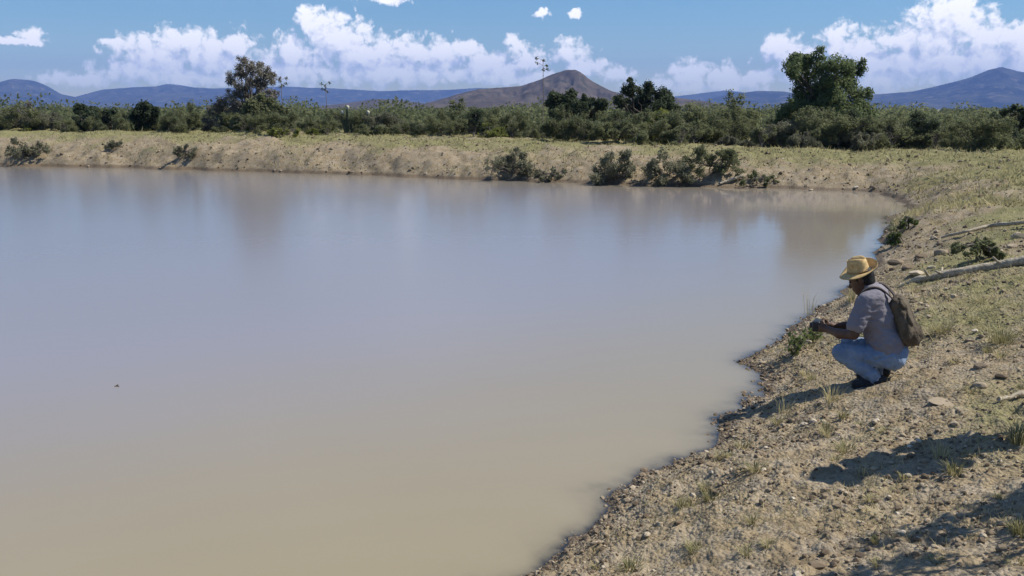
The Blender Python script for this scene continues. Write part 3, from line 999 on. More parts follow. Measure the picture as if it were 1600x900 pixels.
bank_bush("bank_bush", "grey green bush at the water's edge, leftmost of the middle bushes", 798, 280, 72, 54, M['leaf_grey'], 5200, 0.05, 51)
bank_bush("bank_bush", "wide grey green bush at the water's edge, largest on the far bank", 972, 288, 88, 58, M['leaf_grey'], 7200, 0.05, 52)
bank_bush("bank_bush", "round bush at the water's edge right beside the widest bush", 1040, 289, 60, 56, M['leaf_grey'], 5600, 0.05, 53)
bank_bush("bank_bush", "darkest bush sitting higher on the bank, right of the shoreline pair", 1108, 271, 80, 52, M['leaf_olive'], 6000, 0.05, 54)
bank_bush("bank_bush", "low dark mat of weeds on the far shore right of the bushes", 1182, 293, 62, 24, M['leaf_olive'], 2600, 0.045, 55, 20)
bank_bush("bank_bush", "grey green low bush at the left edge of the far bank", 34, 250, 86, 36, M['leaf_grey'], 5000, 0.06, 56)
bank_bush("bank_bush", "small grey weed on the far bank slope, right of the left bush", 178, 233, 26, 16, M['leaf_grey'], 1400, 0.05, 57, 10)
bank_bush("bank_bush", "small rounded weed half way up the far bank at left", 290, 247, 36, 22, M['leaf_grey'], 1800, 0.05, 58, 10)
bank_bush("bank_bush", "low straw coloured weed between the shoreline bushes", 862, 283, 50, 22, M['leaf_grey'], 1800, 0.05, 59, 30)
bank_bush("bank_bush", "low pale green bush right of the bare tree on the crest", 442, 214, 40, 22, M['leaf_bright'], 1800, 0.06, 60, 10)
bank_bush("bank_bush", "leafy green bush hanging over the water at the pond corner", 1420, 358, 26, 20, M['herb'], 800, 0.04, 61, 20)
bank_bush("bank_bush", "low leafy weed at the waterline between the hat and the pond corner", 1398, 384, 30, 22, M['herb'], 900, 0.035, 63, 20)
bank_bush("bank_bush", "dark green grassy bush behind the fallen log", 1525, 408, 84, 40, M['leaf_olive'], 5200, 0.035, 62, 120)
# ------------------------------------------------------------------ ground litter: gravel, stones, grass, wood
def scatter(n, r0, r1, rng, azr=0.56, smin=0.03):
    az = rng.uniform(-azr, azr, n); r = r0 * (r1 / r0) ** rng.random(n)
    x = r * np.sin(az); y = r * np.cos(az)
    z, s = terrain(x, y, True)
    m = s > smin
    return x[m], y[m], z[m], s[m], r[m]


def rock_mesh(seed, sub=1):
    r4 = np.random.default_rng(seed)
    V, F = ico(sub)
    k = r4.uniform(-3, 3, 3)
    V = V * (1 + 0.55 * fbm(V[:, 0] * 1.3 + k[0], V[:, 1] * 1.3 + k[1], V[:, 2] * 1.3 + k[2], octaves=2, seed=seed)[:, None])
    for _ in range(5):                                     # flat broken faces
        d = unit(r4.normal(size=3)); h = r4.uniform(0.55, 0.85)
        q = V @ d; V = V - np.maximum(q - h, 0)[:, None] * d
    return V * np.array((1, r4.uniform(0.65, 0.95), r4.uniform(0.45, 0.75))), F


def build_gravel():
    r5 = np.random.default_rng(77)
    protos_ = [rock_mesh(100 + k, 0) for k in range(8)]
    x, y, z, s, r = scatter(60000, 3.2, 15, r5)
    patch = fbm(x * 1.1, y * 1.1, octaves=3, seed=61) + 0.35 * (1 - sstep(0.1, 1.0, s))
    keep = np.where((patch + r5.uniform(-0.25, 0.25, len(x))) > 0.0)[0][:17000]
    x, y, z, r = x[keep], y[keep], z[keep], r[keep]
    n = len(x)
    size = 0.0055 * np.exp(r5.normal(0, 0.55, n)) * (1 + r / 14); size = np.minimum(size, 0.03); tone = np.clip(r5.normal(0.40, 0.30, n), 0, 1)
    # clods and stones of the far bank
    x2, y2, z2, s2, r2_ = scatter(34000, 14, 50, r5, 0.58, 0.02)
    keep = np.where((s2 < 7) & (fbm(x2 * 0.7, y2 * 0.7, octaves=3, seed=63) + r5.uniform(-0.3, 0.3, len(x2)) + 0.3 * (s2 < 0.5) > 0.0))[0][:11000]
    x = np.append(x, x2[keep]); y = np.append(y, y2[keep]); z = np.append(z, z2[keep])
    m2 = len(keep)
    size = np.append(size, np.minimum(0.03 * np.exp(r5.normal(0, 0.5, m2)) * (r2_[keep] / 32) ** 0.7, 0.10)); tone = np.append(tone, np.clip(r5.normal(0.32, 0.25, m2), 0, 1))
    x3 = r5.uniform(0, 4.5, 40000); y3 = r5.uniform(4.5, 14, 40000); z3, s3 = terrain(x3, y3, True)
    keep = np.where((s3 > -0.07) & (s3 < 0.16))[0][:1800]; m3 = len(keep)
    x = np.append(x, x3[keep]); y = np.append(y, y3[keep]); z = np.append(z, np.maximum(z3[keep], -0.008)); size = np.append(size, np.minimum(0.009 * np.exp(r5.normal(0, 0.6, m3)), 0.035)); tone = np.append(tone, np.clip(r5.normal(0.35, 0.25, m3), 0, 1))
    n = len(x)
    Vs, Fs, Ts = [], [], []; o = 0
    for k, (V, F) in enumerate(protos_):
        idx = np.arange(k, n, 8); m = len(idx)
        a = r5.uniform(0, 6.28, m); c, sn = np.cos(a), np.sin(a)
        W = V[None] * size[idx][:, None, None]
        X = W[..., 0] * c[:, None] - W[..., 1] * sn[:, None] + x[idx][:, None]
        Y = W[..., 0] * sn[:, None] + W[..., 1] * c[:, None] + y[idx][:, None]
        Z = W[..., 2] + z[idx][:, None] + size[idx][:, None] * 0.12
        Vs.append(np.stack([X, Y, Z], -1).reshape(-1, 3))
        Fs.append((F[None] + (np.arange(m) * len(V))[:, None, None] + o).reshape(-1, 3)); o += m * len(V)
        Ts.append(np.repeat(tone[idx], len(V)))
    ob = obj("gravel", mesh_np("gravel", np.concatenate(Vs), np.concatenate(Fs), M['stone'], False, {"tint": np.concatenate(Ts)}))
    tag(ob, "small stones, clods and gravel strewn over the banks", None, None, "stuff")


build_gravel()

ROCKS = []
for k in range(6):
    V, F = rock_mesh(200 + k, 2)
    ROCKS.append(mesh_np("stone", V, F, M['stone'], False, {"tint": np.full(len(V), [0.5, 0.7, 0.10, 0.85, 0.45, 0.28][k])}))


def stone(px, py, wpx, label, k=None, group=None, sz=1.0, name="stone"):
    b = ground_at(px, py)
    s = 0.5 * wpx / FPX * np.hypot(b[1], CAM_H)
    o = obj(name, ROCKS[random.randrange(6) if k is None else k])
    o.location = (float(b[0]), float(b[1]), float(b[2] + s * 0.12)); o.scale = (s, s, s * sz); o.rotation_euler = (0, 0, random.uniform(0, 6.28))
    return tag(o, label, "stone", group)


stone(1032, 822, 15, "pale stone nearest the water's edge at the bottom of the bank", 3)
stone(1010, 838, 14, "pale stone just below and left of another near the water", 1)
stone(1338, 296, 10, "small white stone on the far shore below the tallest tree", 3)
stone(1267, 298, 9, "pale stone at the waterline of the far shore", 1)
stone(1432, 428, 24, "white stone at the end of the fallen log", 3, sz=0.6)
stone(1455, 420, 13, "upright pale stone beside the fallen log", 1, sz=1.4)
stone(1592, 372, 26, "large pale rock at the right edge behind the log", 3)
stone(1580, 388, 18, "pale rock below the large rock at the right edge", 1)
stone(1440, 402, 20, "grey brown rock in the eroded bank above the log end", 2)
stone(1400, 412, 26, "dark brown clod of bank behind the hat", 2)
stone(1420, 420, 22, "dark brown clod between the hat and the log", 2)
stone(1470, 398, 22, "grey rock left of the dark grassy bush", 0)
stone(1565, 590, 20, "dark rock in the grass at the right edge", 2)
stone(1535, 575, 26, "dark brown rock up the slope right of the backpack", 2)
stone(1530, 606, 24, "grey rock below the dark brown rock on the slope", 0)
stone(1470, 632, 46, "broad flat pale slab of earth on the slope below the man", 4, sz=0.16)
stone(1370, 660, 10, "small white stone between the two long shadows", 3)
stone(1345, 870, 16, "dark rock at the bottom edge of the bank", 2)
stone(1275, 886, 30, "dark grey rock at the bottom edge in the twig shadow", 2)
stone(1590, 808, 16, "white stone at the right edge in the leaf shadow", 3)
stone(1310, 795, 12, "reddish brown clod left of the leaf shadow", 2)
r6 = np.random.default_rng(91)


def bank_zone(px, py, s):
    if py < 600: return "on the slope right of the backpack" if px > 1380 else "on the spit in front of the man"
    if s < 0.45: return "close to the waterline"
    if py < 690: return "just below the man's shadow" if px < 1400 else "right of the man's feet"
    if py < 790: return "left of the lower shadow" if px < 1280 else "beside the lower shadow"
    return "in the broken leaf shadow" if px > 1330 else ("at the bottom edge of the bank" if py > 850 else "in the middle of the bank")


cnt = 0
while cnt < 190:
    px = r6.uniform(860, 1595); py = r6.uniform(440, 895)
    p = ground_at(px, py)
    _, s_ = terrain(np.array([p[0]]), np.array([p[1]]), True)
    if s_[0] < 0.1 or (p[1] > 12) or (1300 < px < 1420 and 480 < py < 640): continue
    if fbm(np.array([p[0] * 1.1]), np.array([p[1] * 1.1]), octaves=3, seed=61)[0] < -0.05: continue
    stone(px, py, r6.uniform(6.5, 13), ("small dark clod lying loose on the bank, " if cnt % 2 else "small tan stone lying loose on the bank, ") + bank_zone(px, py, s_[0]), (2 if cnt % 4 == 1 else 5) if cnt % 2 else (0, 1, 3, 4)[cnt // 2 % 4], "loose stones on the near bank")
    cnt += 1


def build_grass():
    r7 = np.random.default_rng(17)
    Vs, Ts = [], []
    # (count, near radius, far radius, blade height, blade width)
    for (n, r0, r1, h0, w0, thr) in ((52000, 3.2, 11, 0.028, 0.0028, 0.02), (34000, 9, 22, 0.045, 0.006, 0.0), (90000, 20, 52, 0.085, 0.017, -0.06)):
        x, y, z, s, r = scatter(n, r0, r1, r7, 0.58, 0.25)
        g = 0.9 * fbm(x * 0.55, y * 0.55, octaves=4, seed=41) + 0.5 * fbm(x * 2.3, y * 2.3, octaves=3, seed=43)
        g += 0.14 * sstep(0.25, 0.5, np.arctan2(x, y)) * sstep(7, 16, r) + 0.10 * sstep(1.2, 3, s)
        m = g + r7.uniform(-0.12, 0.12, len(x)) > thr + 0.02
        x, y, z, g = x[m], y[m], z[m], g[m]
        n = len(x)
        tall = np.exp(r7.normal(0, 0.4, n)); h = h0 * tall
        a = r7.uniform(0, 6.28, n); lean = r7.normal(0, 0.55, (n, 2)) * h[:, None]
        w = w0 * r7.uniform(0.6, 1.4, n)
        B = np.stack([x, y, z - 0.003], -1)
        D = np.stack([np.cos(a) * w, np.sin(a) * w, 0 * w], -1)
        Tp = B + np.stack([lean[:, 0], lean[:, 1], h], -1)
        Vs.append(np.stack([B - D, B + D, Tp], 1).reshape(-1, 3))
        green = fbm(x * 0.8, y * 0.8, octaves=3, seed=47)
        Ts.append(np.repeat(np.clip((0.70 if r0 < 20 else 0.55) - 1.5 * green + r7.normal(0, 0.16, n), 0, 1), 3))
    V = np.concatenate(Vs); F = np.arange(len(V)).reshape(-1, 3)
    ob = obj("bank_grass", mesh_np("bank_grass", V, F, M['grass'], False, {"tint": np.concatenate(Ts)}))
    tag(ob, "short dry grass growing in patches on the banks", None, None, "stuff")


build_grass()


# tufts and weeds one can pick out on the near bank
def tuft(px, py, w, h, label, dry=0.7, n=60, seed=0, group=None, wid=0.0025, name="grass_tuft"):
    r8 = np.random.default_rng(seed + 300)
    b = ground_at(px, py); k = np.hypot(b[1], CAM_H) / FPX
    W, H = w * k * 0.5, h * k
    Vs, Fs = [], []
    for i in range(n):
        a = r8.uniform(0, 6.28); q = r8.random() ** 0.6 * W * 0.5
        p0 = np.array((math.cos(a) * q, math.sin(a) * q, -0.01))
        ln = H * r8.uniform(0.45, 1.1); out = r8.uniform(0.1, 0.9) * W
        d = np.array((math.cos(a), math.sin(a), 0)); sd = np.array((-d[1], d[0], 0)) * wid * r8.uniform(0.7, 1.5)
        p1 = p0 + d * out * 0.35 + np.array((0, 0, ln * 0.6)); p2 = p0 + d * out + np.array((0, 0, ln * r8.uniform(0.8, 1.0)))
        o = len(Vs)
        Vs += [p0 - sd, p0 + sd, p1 - sd * 0.8, p1 + sd * 0.8, p2]
        Fs.append((o, o + 1, o + 3)); Fs.append((o, o + 3, o + 2)); Fs.append((o + 2, o + 3, o + 4))
    T = np.repeat(np.clip(r8.normal(dry, 0.15, n), 0, 1), 5)
    o = obj(name, mesh_np(name, np.array(Vs), np.array(Fs), M['grass'], False, {"tint": T}))
    o.location = tuple(float(v) for v in b)
    return tag(o, label, "grass tuft" if name == "grass_tuft" else "twigs", group)


tuft(1300, 628, 60, 34, "dry grass blades standing in the crouching man's shadow", 0.85, 46, 1)
tuft(1225, 646, 50, 26, "sparse straw blades near the end of the man's shadow", 0.9, 24, 2)
tuft(1470, 716, 60, 30, "straw blades standing in the standing figure's shadow", 0.9, 34, 3)
tuft(1350, 742, 34, 26, "few straw blades at the tip of the lower shadow", 0.9, 12, 4)
tuft(1110, 782, 46, 20, "small green grass tuft in the middle of the near bank", 0.1, 80, 5)
tuft(985, 890, 56, 18, "green grass tuft at the bottom edge near the water", 0.15, 80, 6)
tuft(1590, 690, 60, 34, "olive grass tuft at the right edge beside the lower shadow", 0.35, 120, 7)
tuft(1592, 838, 40, 34, "bright green tuft at the right edge near the bottom", 0.05, 90, 8)
tuft(1490, 745, 44, 22, "dark green tuft just below the lower shadow", 0.2, 70, 9)
tuft(1320, 705, 50, 18, "olive tuft between the two long shadows", 0.35, 80, 10)
tuft(1565, 535, 80, 26, "green grass patch at the right edge above the rocks", 0.2, 160, 11)
tuft(1470, 520, 60, 20, "olive grass patch right of the backpack", 0.4, 110, 12)
tuft(1180, 735, 50, 16, "olive grass tuft below the man's shadow", 0.35, 70, 13)
tuft(1290, 675, 44, 18, "grey green tuft below the man's shadow near its middle", 0.4, 70, 14)
tuft(1262, 492, 44, 46, "bare dry twigs at the water's edge before the man's hands", 0.75, 14, 15, None, 0.002, "dry_twigs")
tuft(1330, 470, 30, 26, "small pale weed at the shore beside the man's chest", 0.5, 50, 16)
tuft(1085, 858, 40, 16, "yellow green grass tuft near the bottom of the bank", 0.4, 70, 17)
for i in range(46):
    while True:
        px = r6.uniform(900, 1595); py = r6.uniform(330, 890)
        p = ground_at(px, py); _, s_ = terrain(np.array([p[0]]), np.array([p[1]]), True)
        if s_[0] > 0.3 and not (1290 < px < 1430 and 470 < py < 650): break
    tuft(px, py, r6.uniform(24, 46), r6.uniform(8, 18), "small tuft of short olive grass, " + (bank_zone(px, py, s_[0]) if py > 440 else "up the bank beyond the log"), r6.uniform(0.25, 0.75), 46, 40 + i, "small grass tufts on the near bank")


def herb(px, py, w, h, label, seed):
    r9 = np.random.default_rng(seed)
    b = ground_at(px, py); k = np.hypot(b[1], CAM_H) / FPX
    t = thing("leafy_weed", label, "weed", b)
    g = Geo(); C = []; O = []
    for i in range(16):
        a = r9.uniform(0, 6.28); q = r9.random() ** 0.5 * w * k * 0.5; hh = h * k * r9.uniform(0.45, 1)
        e = np.array((math.cos(a) * q, math.sin(a) * q, hh))
        P = limb(g, (0, 0, -0.02), e, 0.004, 0.002, r9, 4)
        for j in range(9):
            u = r9.uniform(0.3, 1.0); C.append(P[min(int(u * 5), 5)] + r9.normal(size=3) * 0.014); O.append((0, 0, 1))
    g.build("stem", M['twig_grey'], t)
    V, F = leaf_quads(np.array(C), 0.026, r9, 0.8, None, 1.9)
    obj("foliage", mesh_np("foliage", V, F, M['herb'], False, {"tint": np.repeat(r9.uniform(0.1, 1, len(C)), 4)}), t)


herb(1243, 556, 44, 42, "leafy green weed on the shore in front of the man's knee", 71)
herb(1268, 535, 46, 34, "paler low weed behind the leafy weed at the shore", 72)
herb(1395, 372, 30, 30, "small green weed at the pond corner waterline", 73)


# fallen branches
def log(label, pts, r, seed, name="fallen_log", knots=3):
    r10 = np.random.default_rng(seed)
    W = [ground_at(px, py) + np.array((0, 0, lift)) for (px, py, lift) in pts]
    b = W[0].copy(); W = np.array(W) - b
    u = np.linspace(0, 1, len(W)); uu = np.linspace(0, 1, 34)
    P = np.stack([np.interp(uu, u, W[:, i]) for i in range(3)], -1)
    P[:, 2] += 0.02 * fbm(uu * 9, uu * 0, octaves=2, seed=seed)
    g = Geo()
    rad = r * np.interp(uu, [0, 0.5, 1], [0.75, 1.0, 1.05]) * (1 + 0.5 * fbm(uu * 14, uu * 0 + 3, octaves=3, seed=seed + 1))
    g.tube(P, rad, 12)
    V = g.V[0]; V += 0.5 * r * fbm(V[:, 0] * 16, V[:, 1] * 16, V[:, 2] * 30, octaves=3, seed=seed + 3)[:, None] * unit(V - np.repeat(P, 12, 0))
    t = thing(name, label, "log", b)
    g.build("trunk", M['dead_wood'], t)
    for k in range(knots):
        i = int(r10.integers(8, 30)); d = unit(r10.normal(size=3) * np.array((1, 1, 0.3)) + np.array((0, 0, 0.5)))
        gg = Geo(); gg.tube([P[i], P[i] + d * r * 1.8, P[i] + d * r * 3 + np.array((0, 0, r * 0.5))], [r * 0.42, r * 0.32, r * 0.22], 7)
        gg.build("branch_stub", M['dead_wood'], t)


log("long pale fallen log lying across the right bank", [(1408, 448, 0.01), (1440, 441, 0.03), (1500, 429, 0.035), (1550, 420, 0.035), (1600, 413, 0.035), (1680, 403, 0.03)], 0.052, 5, "fallen_log", 5)
log("thin pale branch on the bank above the long log", [(1470, 378, 0.05), (1510, 368, 0.06), (1545, 360, 0.07), (1600, 356, 0.08), (1670, 350, 0.08)], 0.026, 8, "fallen_branch", 2)
log("small pale stick lying on the far shore below the bushes", [(1125, 291, 0.05), (1160, 284, 0.15)], 0.05, 11, "fallen_branch", 0)
log("grey weathered branch at the right edge of the slope", [(1560, 630, 0.01), (1600, 622, 0.03), (1660, 612, 0.03)], 0.018, 14, "fallen_branch", 1)

# a bit of driftwood on the water
p = on_plane(182, 604)
g = Geo(); g.tube([(-0.02, 0, 0.0), (0, 0.01, 0.006), (0.024, 0.0, 0.002)], [0.004, 0.006, 0.004], 7); g.tube([(0.0, 0.01, 0.006), (0.01, 0.02, 0.018)], [0.004, 0.003], 6)
tag(g.build("floating_twig", M['bark'], None, True, tuple(float(v) for v in p)), "tiny dark twig floating alone on the open water", "twig")
# ------------------------------------------------------------------ people: one skin of blended limbs, sampled to a surface
def surface_nets(F, origin, h):
    F = np.where(F == 0, 1e-6, F)
    s = F < 0
    n = np.array(F.shape)
    acc = np.zeros((*(n - 1), 3)); cnt = np.zeros(n - 1)
    cs = [(i, j, k) for i in (0, 1) for j in (0, 1) for k in (0, 1)]
    def sl_(c): return tuple(slice(c[a], n[a] - 1 + c[a]) for a in range(3))
    for a in cs:
        for ax in range(3):
            if a[ax] == 0:
                b = list(a); b[ax] = 1
                fa, fb = F[sl_(a)], F[sl_(tuple(b))]
                m = (fa < 0) != (fb < 0)
                t = np.where(m, fa / np.where(m, fa - fb, 1), 0)
                for q in range(3):
                    acc[..., q] += m * (a[q] + (t if q == ax else 0))
                cnt += m
    act = cnt > 0
    idx = np.full(n - 1, -1); idx[act] = np.arange(act.sum())
    ijk = np.argwhere(act)
    V = origin + h * (ijk + acc[act] / cnt[act][:, None])
    Q = []
    for ax in range(3):
        b, c = (ax + 1) % 3, (ax + 2) % 3
        lo = [slice(1, n[q] - 1) for q in range(3)]; lo[ax] = slice(0, n[ax] - 1)
        hi = list(lo); hi[ax] = slice(1, n[ax])
        s0, s1 = s[tuple(lo)], s[tuple(hi)]
        P = np.argwhere(s0 != s1)
        if not len(P): continue
        flip = s0[tuple(P.T)]
        P = P + np.array([0 if q == ax else 1 for q in range(3)])
        def cell(db, dc):
            R = P.copy(); R[:, b] += db; R[:, c] += dc
            return idx[tuple(R.T)]
        q4 = np.stack([cell(-1, -1), cell(0, -1), cell(0, 0), cell(-1, 0)], -1)
        q4[~flip] = q4[~flip][:, ::-1]
        Q.append(q4)
    return V, np.concatenate(Q)


def rot_y(a):
    c, s = math.cos(a), math.sin(a)
    return np.array([[c, 0, s], [0, 1, 0], [-s, 0, c]])


def blend(prims, h=0.008, pad=0.06, wrinkle=None, smooth=2):
    """prims: ('cap', a, b, ra, rb, k) or ('ell', centre, radii, rot, k)"""
    lo = np.full(3, 9.0); hi = np.full(3, -9.0)
    for p in prims:
        if p[0] == 'cap':
            for c, r in ((p[1], p[3]), (p[2], p[4])):
                lo = np.minimum(lo, np.array(c) - r); hi = np.maximum(hi, np.array(c) + r)
        else:
            r = max(p[2]); lo = np.minimum(lo, np.array(p[1]) - r); hi = np.maximum(hi, np.array(p[1]) + r)
    lo -= 0.03; hi += 0.03
    n = np.ceil((hi - lo) / h).astype(int) + 1
    F = np.full(n, 0.2)
    ax = [lo[q] + h * np.arange(n[q]) for q in range(3)]
    for p in prims:
        if p[0] == 'cap':
            A, B = np.array(p[1], float), np.array(p[2], float); ra, rb, k = p[3], p[4], p[5]
            bl = np.minimum(A - ra, B - rb) - pad; bh = np.maximum(A + ra, B + rb) + pad
        else:
            A = np.array(p[1], float); R = max(p[2]); k = p[4]; bl = A - R - pad; bh = A + R + pad
        i0 = np.maximum(np.floor((bl - lo) / h).astype(int), 0); i1 = np.minimum(np.ceil((bh - lo) / h).astype(int) + 1, n)
        X, Y, Z = np.meshgrid(*[ax[q][i0[q]:i1[q]] for q in range(3)], indexing='ij')
        P = np.stack([X, Y, Z], -1)
        if p[0] == 'cap':
            ab = B - A; t = np.clip(((P - A) @ ab) / (ab @ ab + 1e-12), 0, 1)
            d = np.linalg.norm(P - A - t[..., None] * ab, axis=-1) - (ra + (rb - ra) * t)
        else:
            L = (P - A) @ (p[3] if p[3] is not None else np.eye(3)); rr = np.array(p[2], float)
            k0 = np.linalg.norm(L / rr, axis=-1); k1 = np.linalg.norm(L / rr ** 2, axis=-1)
            d = k0 * (k0 - 1) / (k1 + 1e-9)
        sub = tuple(slice(i0[q], i1[q]) for q in range(3))
        f = F[sub]
        if k > 0:
            hh = np.clip(0.5 + 0.5 * (f - d) / k, 0, 1)
            F[sub] = f * (1 - hh) + d * hh - k * hh * (1 - hh)
        elif k < 0:                                     # carve
            F[sub] = np.maximum(f, -d)
        else:
            F[sub] = np.minimum(f, d)
    if wrinkle is not None:
        X, Y, Z = np.meshgrid(*ax, indexing='ij')
        m = np.abs(F) < 0.04
        F[m] += wrinkle(X[m], Y[m], Z[m])
    V, Q = surface_nets(F, lo, h)
    # a little smoothing along the surface
    E = np.concatenate([Q[:, [0, 1]], Q[:, [1, 2]], Q[:, [2, 3]], Q[:, [3, 0]]])
    for _ in range(smooth):
        S = np.zeros_like(V); c = np.zeros(len(V))
        np.add.at(S, E[:, 0], V[E[:, 1]]); np.add.at(c, E[:, 0], 1)
        np.add.at(S, E[:, 1], V[E[:, 0]]); np.add.at(c, E[:, 1], 1)
        V = 0.5 * V + 0.5 * S / c[:, None]
    return V, Q


def fabric(name, c1, c2, scale=9, weave=420, bs=0.35):
    m, T = material(name)
    co = T.n('ShaderNodeTexCoord').outputs['Object']
    nz = T.noise(co, scale, 5, 0.6); wv = T.noise(co, weave, 2, 0.5)
    col = T.mix(T.mrange(nz, 0.3, 0.7), c1, c2)
    col = T.mix(T.mrange(wv, 0.35, 0.65, 0.0, 0.25), col, c1)
    h = T.math('MULTIPLY_ADD', nz, 1.0, T.math('MULTIPLY', wv, 0.06))
    b = bsdf(T, col, 0.95, 0.1, bump(T, h, bs, 0.03)); b.inputs['Sheen Weight'].default_value = 0.05
    T.l(b.outputs[0], T.out.inputs[0]); return m


M['skin'] = simple_mat("brown_skin", (0.085, 0.045, 0.028), (0.125, 0.068, 0.042), 14, 0.55, 0.15, 0.003, 0.35)
M['shirt'] = fabric("mauve_grey_cotton", (0.205, 0.192, 0.215), (0.262, 0.245, 0.268), 7, 420, 0.7)
M['jeans'] = fabric("light_blue_denim", (0.16, 0.225, 0.33), (0.31, 0.39, 0.505), 4, 420, 1.0)
M['shoe'] = simple_mat("dark_shoe", (0.022, 0.022, 0.026), (0.05, 0.048, 0.05), 30, 0.7)
M['sock'] = simple_mat("pale_sock", (0.45, 0.45, 0.46), (0.6, 0.6, 0.6), 60)
M['hair'] = simple_mat("black_hair", (0.010, 0.009, 0.008), (0.025, 0.022, 0.02), 80, 0.6)
M['pack'] = fabric("brown_canvas", (0.075, 0.060, 0.043), (0.160, 0.130, 0.092), 14, 420, 0.8)
M['strap'] = fabric("dark_webbing", (0.07, 0.055, 0.05), (0.12, 0.10, 0.09), 20)
M['device'] = simple_mat("black_plastic", (0.012, 0.012, 0.013), (0.03, 0.03, 0.032), 40, 0.45, 0.1, 0.002, 0.4)


def straw_mat():
    m, T = material("woven_straw")
    co = T.n('ShaderNodeTexCoord').outputs['Object']
    w1 = T.n('ShaderNodeTexWave', wave_type='RINGS', rings_direction='Z'); T.l(co, w1.inputs['Vector']); w1.inputs['Scale'].default_value = 45; w1.inputs['Distortion'].default_value = 1.0
    nz = T.noise(co, 40, 4, 0.6)
    col = T.mix(T.mrange(nz, 0.3, 0.7), (0.46, 0.31, 0.13), (0.66, 0.49, 0.24))
    col = T.mix(T.math('MULTIPLY', w1.outputs['Fac'], 0.3), col, (0.38, 0.25, 0.10))
    b = bsdf(T, col, 0.8, 0.2, bump(T, w1.outputs['Fac'], 0.3, 0.003)); T.l(b.outputs[0], T.out.inputs[0]); return m


M['straw'] = straw_mat()


def hat_mesh(curl_far, curl_back, droop_near, bx=0.172, by=0.158):
    """straw hat: pinched crown and a wide brim, local origin at the head opening; front is -X"""
    nA = 64
    a = np.arange(nA) / nA * 2 * np.pi; ca, sa = np.cos(a), np.sin(a)
    rows = []
    # crown from the top centre down to the band
    for (u, z) in ((0.0, 0.118), (0.28, 0.120), (0.55, 0.126), (0.72, 0.124), (0.82, 0.112), (0.88, 0.085), (0.94, 0.045), (1.0, 0.0)):
        rx, ry = 0.098 * u, 0.082 * u
        zz = 1.02 * z - 0.036 * np.exp(-(sa * u / 0.28) ** 2) * (u < 0.8) * (1 - 0.25 * ca)       # crease along the top
        pin = 1 - 0.20 * np.exp(-((a - np.pi) / 0.42) ** 2) * 0 - 0.14 * (np.exp(-((np.abs(a - np.pi) - 0.6) / 0.3) ** 2)) * (0.3 < u) * (u < 0.93)
        rows.append(np.stack([rx * ca * pin, ry * sa * pin, zz + 0 * a], -1))
    for u in np.linspace(0.08, 1, 8):
        rx, ry = 0.098 + (bx - 0.098) * u, 0.082 + (by - 0.082) * u
        far = np.maximum(sa, 0) ** 1.5; near = np.maximum(-sa, 0) ** 1.5; back = np.maximum(ca, 0) ** 2; front = np.maximum(-ca, 0) ** 2
        zz = u ** 1.7 * (curl_far * far + curl_back * back - droop_near * near - 0.012 * front) - 0.006 * u
        shrink = 1 - 0.10 * u * far * (curl_far > 0.03)
        rows.append(np.stack([rx * ca, ry * sa * shrink, zz], -1))
    n = len(rows); top = np.concatenate(rows)
    i = np.arange(n - 1)[:, None] * nA; j = np.arange(nA)[None]; k = (j + 1) % nA
    F = np.stack([i + j, i + nA + j, i + nA + k, i + k], -1).reshape(-1, 4)
    # underside, a few millimetres below
    und = top * np.array((0.975, 0.975, 1)) - np.array((0, 0, 0.005)); o = len(top)
    F2 = (F + o)[:, ::-1]
    rim = np.stack([(n - 1) * nA + j[0], o + (n - 1) * nA + j[0], o + (n - 1) * nA + k[0], (n - 1) * nA + k[0]], -1)
    return np.concatenate([top, und]), np.concatenate([F, F2, rim])


def ribbon(pts, w, th, nrm, name, mat, parent):
    """flat strap along pts, nrm: outward direction per point"""
    P = np.array(pts, float); N = unit(np.array(nrm, float))
    uu = np.linspace(0, 1, 30); u = np.linspace(0, 1, len(P))
    # Catmull-like smoothing by repeated averaging of the resampled line
    Q = np.stack([np.interp(uu, u, P[:, i]) for i in range(3)], -1); NN = np.stack([np.interp(uu, u, N[:, i]) for i in range(3)], -1)
    for _ in range(3):
        Q[1:-1] = 0.25 * Q[:-2] + 0.5 * Q[1:-1] + 0.25 * Q[2:]
    T_ = unit(np.gradient(Q, axis=0)); S = unit(np.cross(T_, NN)); NN = unit(np.cross(S, T_))
    V = np.stack([Q - S * w / 2, Q + S * w / 2, Q + S * w / 2 + NN * th, Q - S * w / 2 + NN * th], 1).reshape(-1, 3)
    i = np.arange(29)[:, None] * 4; j = np.arange(4)[None]; k = (j + 1) % 4
    F = np.stack([i + j, i + k, i + 4 + k, i + 4 + j], -1).reshape(-1, 4)
    F = np.concatenate([F, [(3, 2, 1, 0), (116, 117, 118, 119)]])
    return obj(name, mesh_np(name, V, F, mat, False), parent)


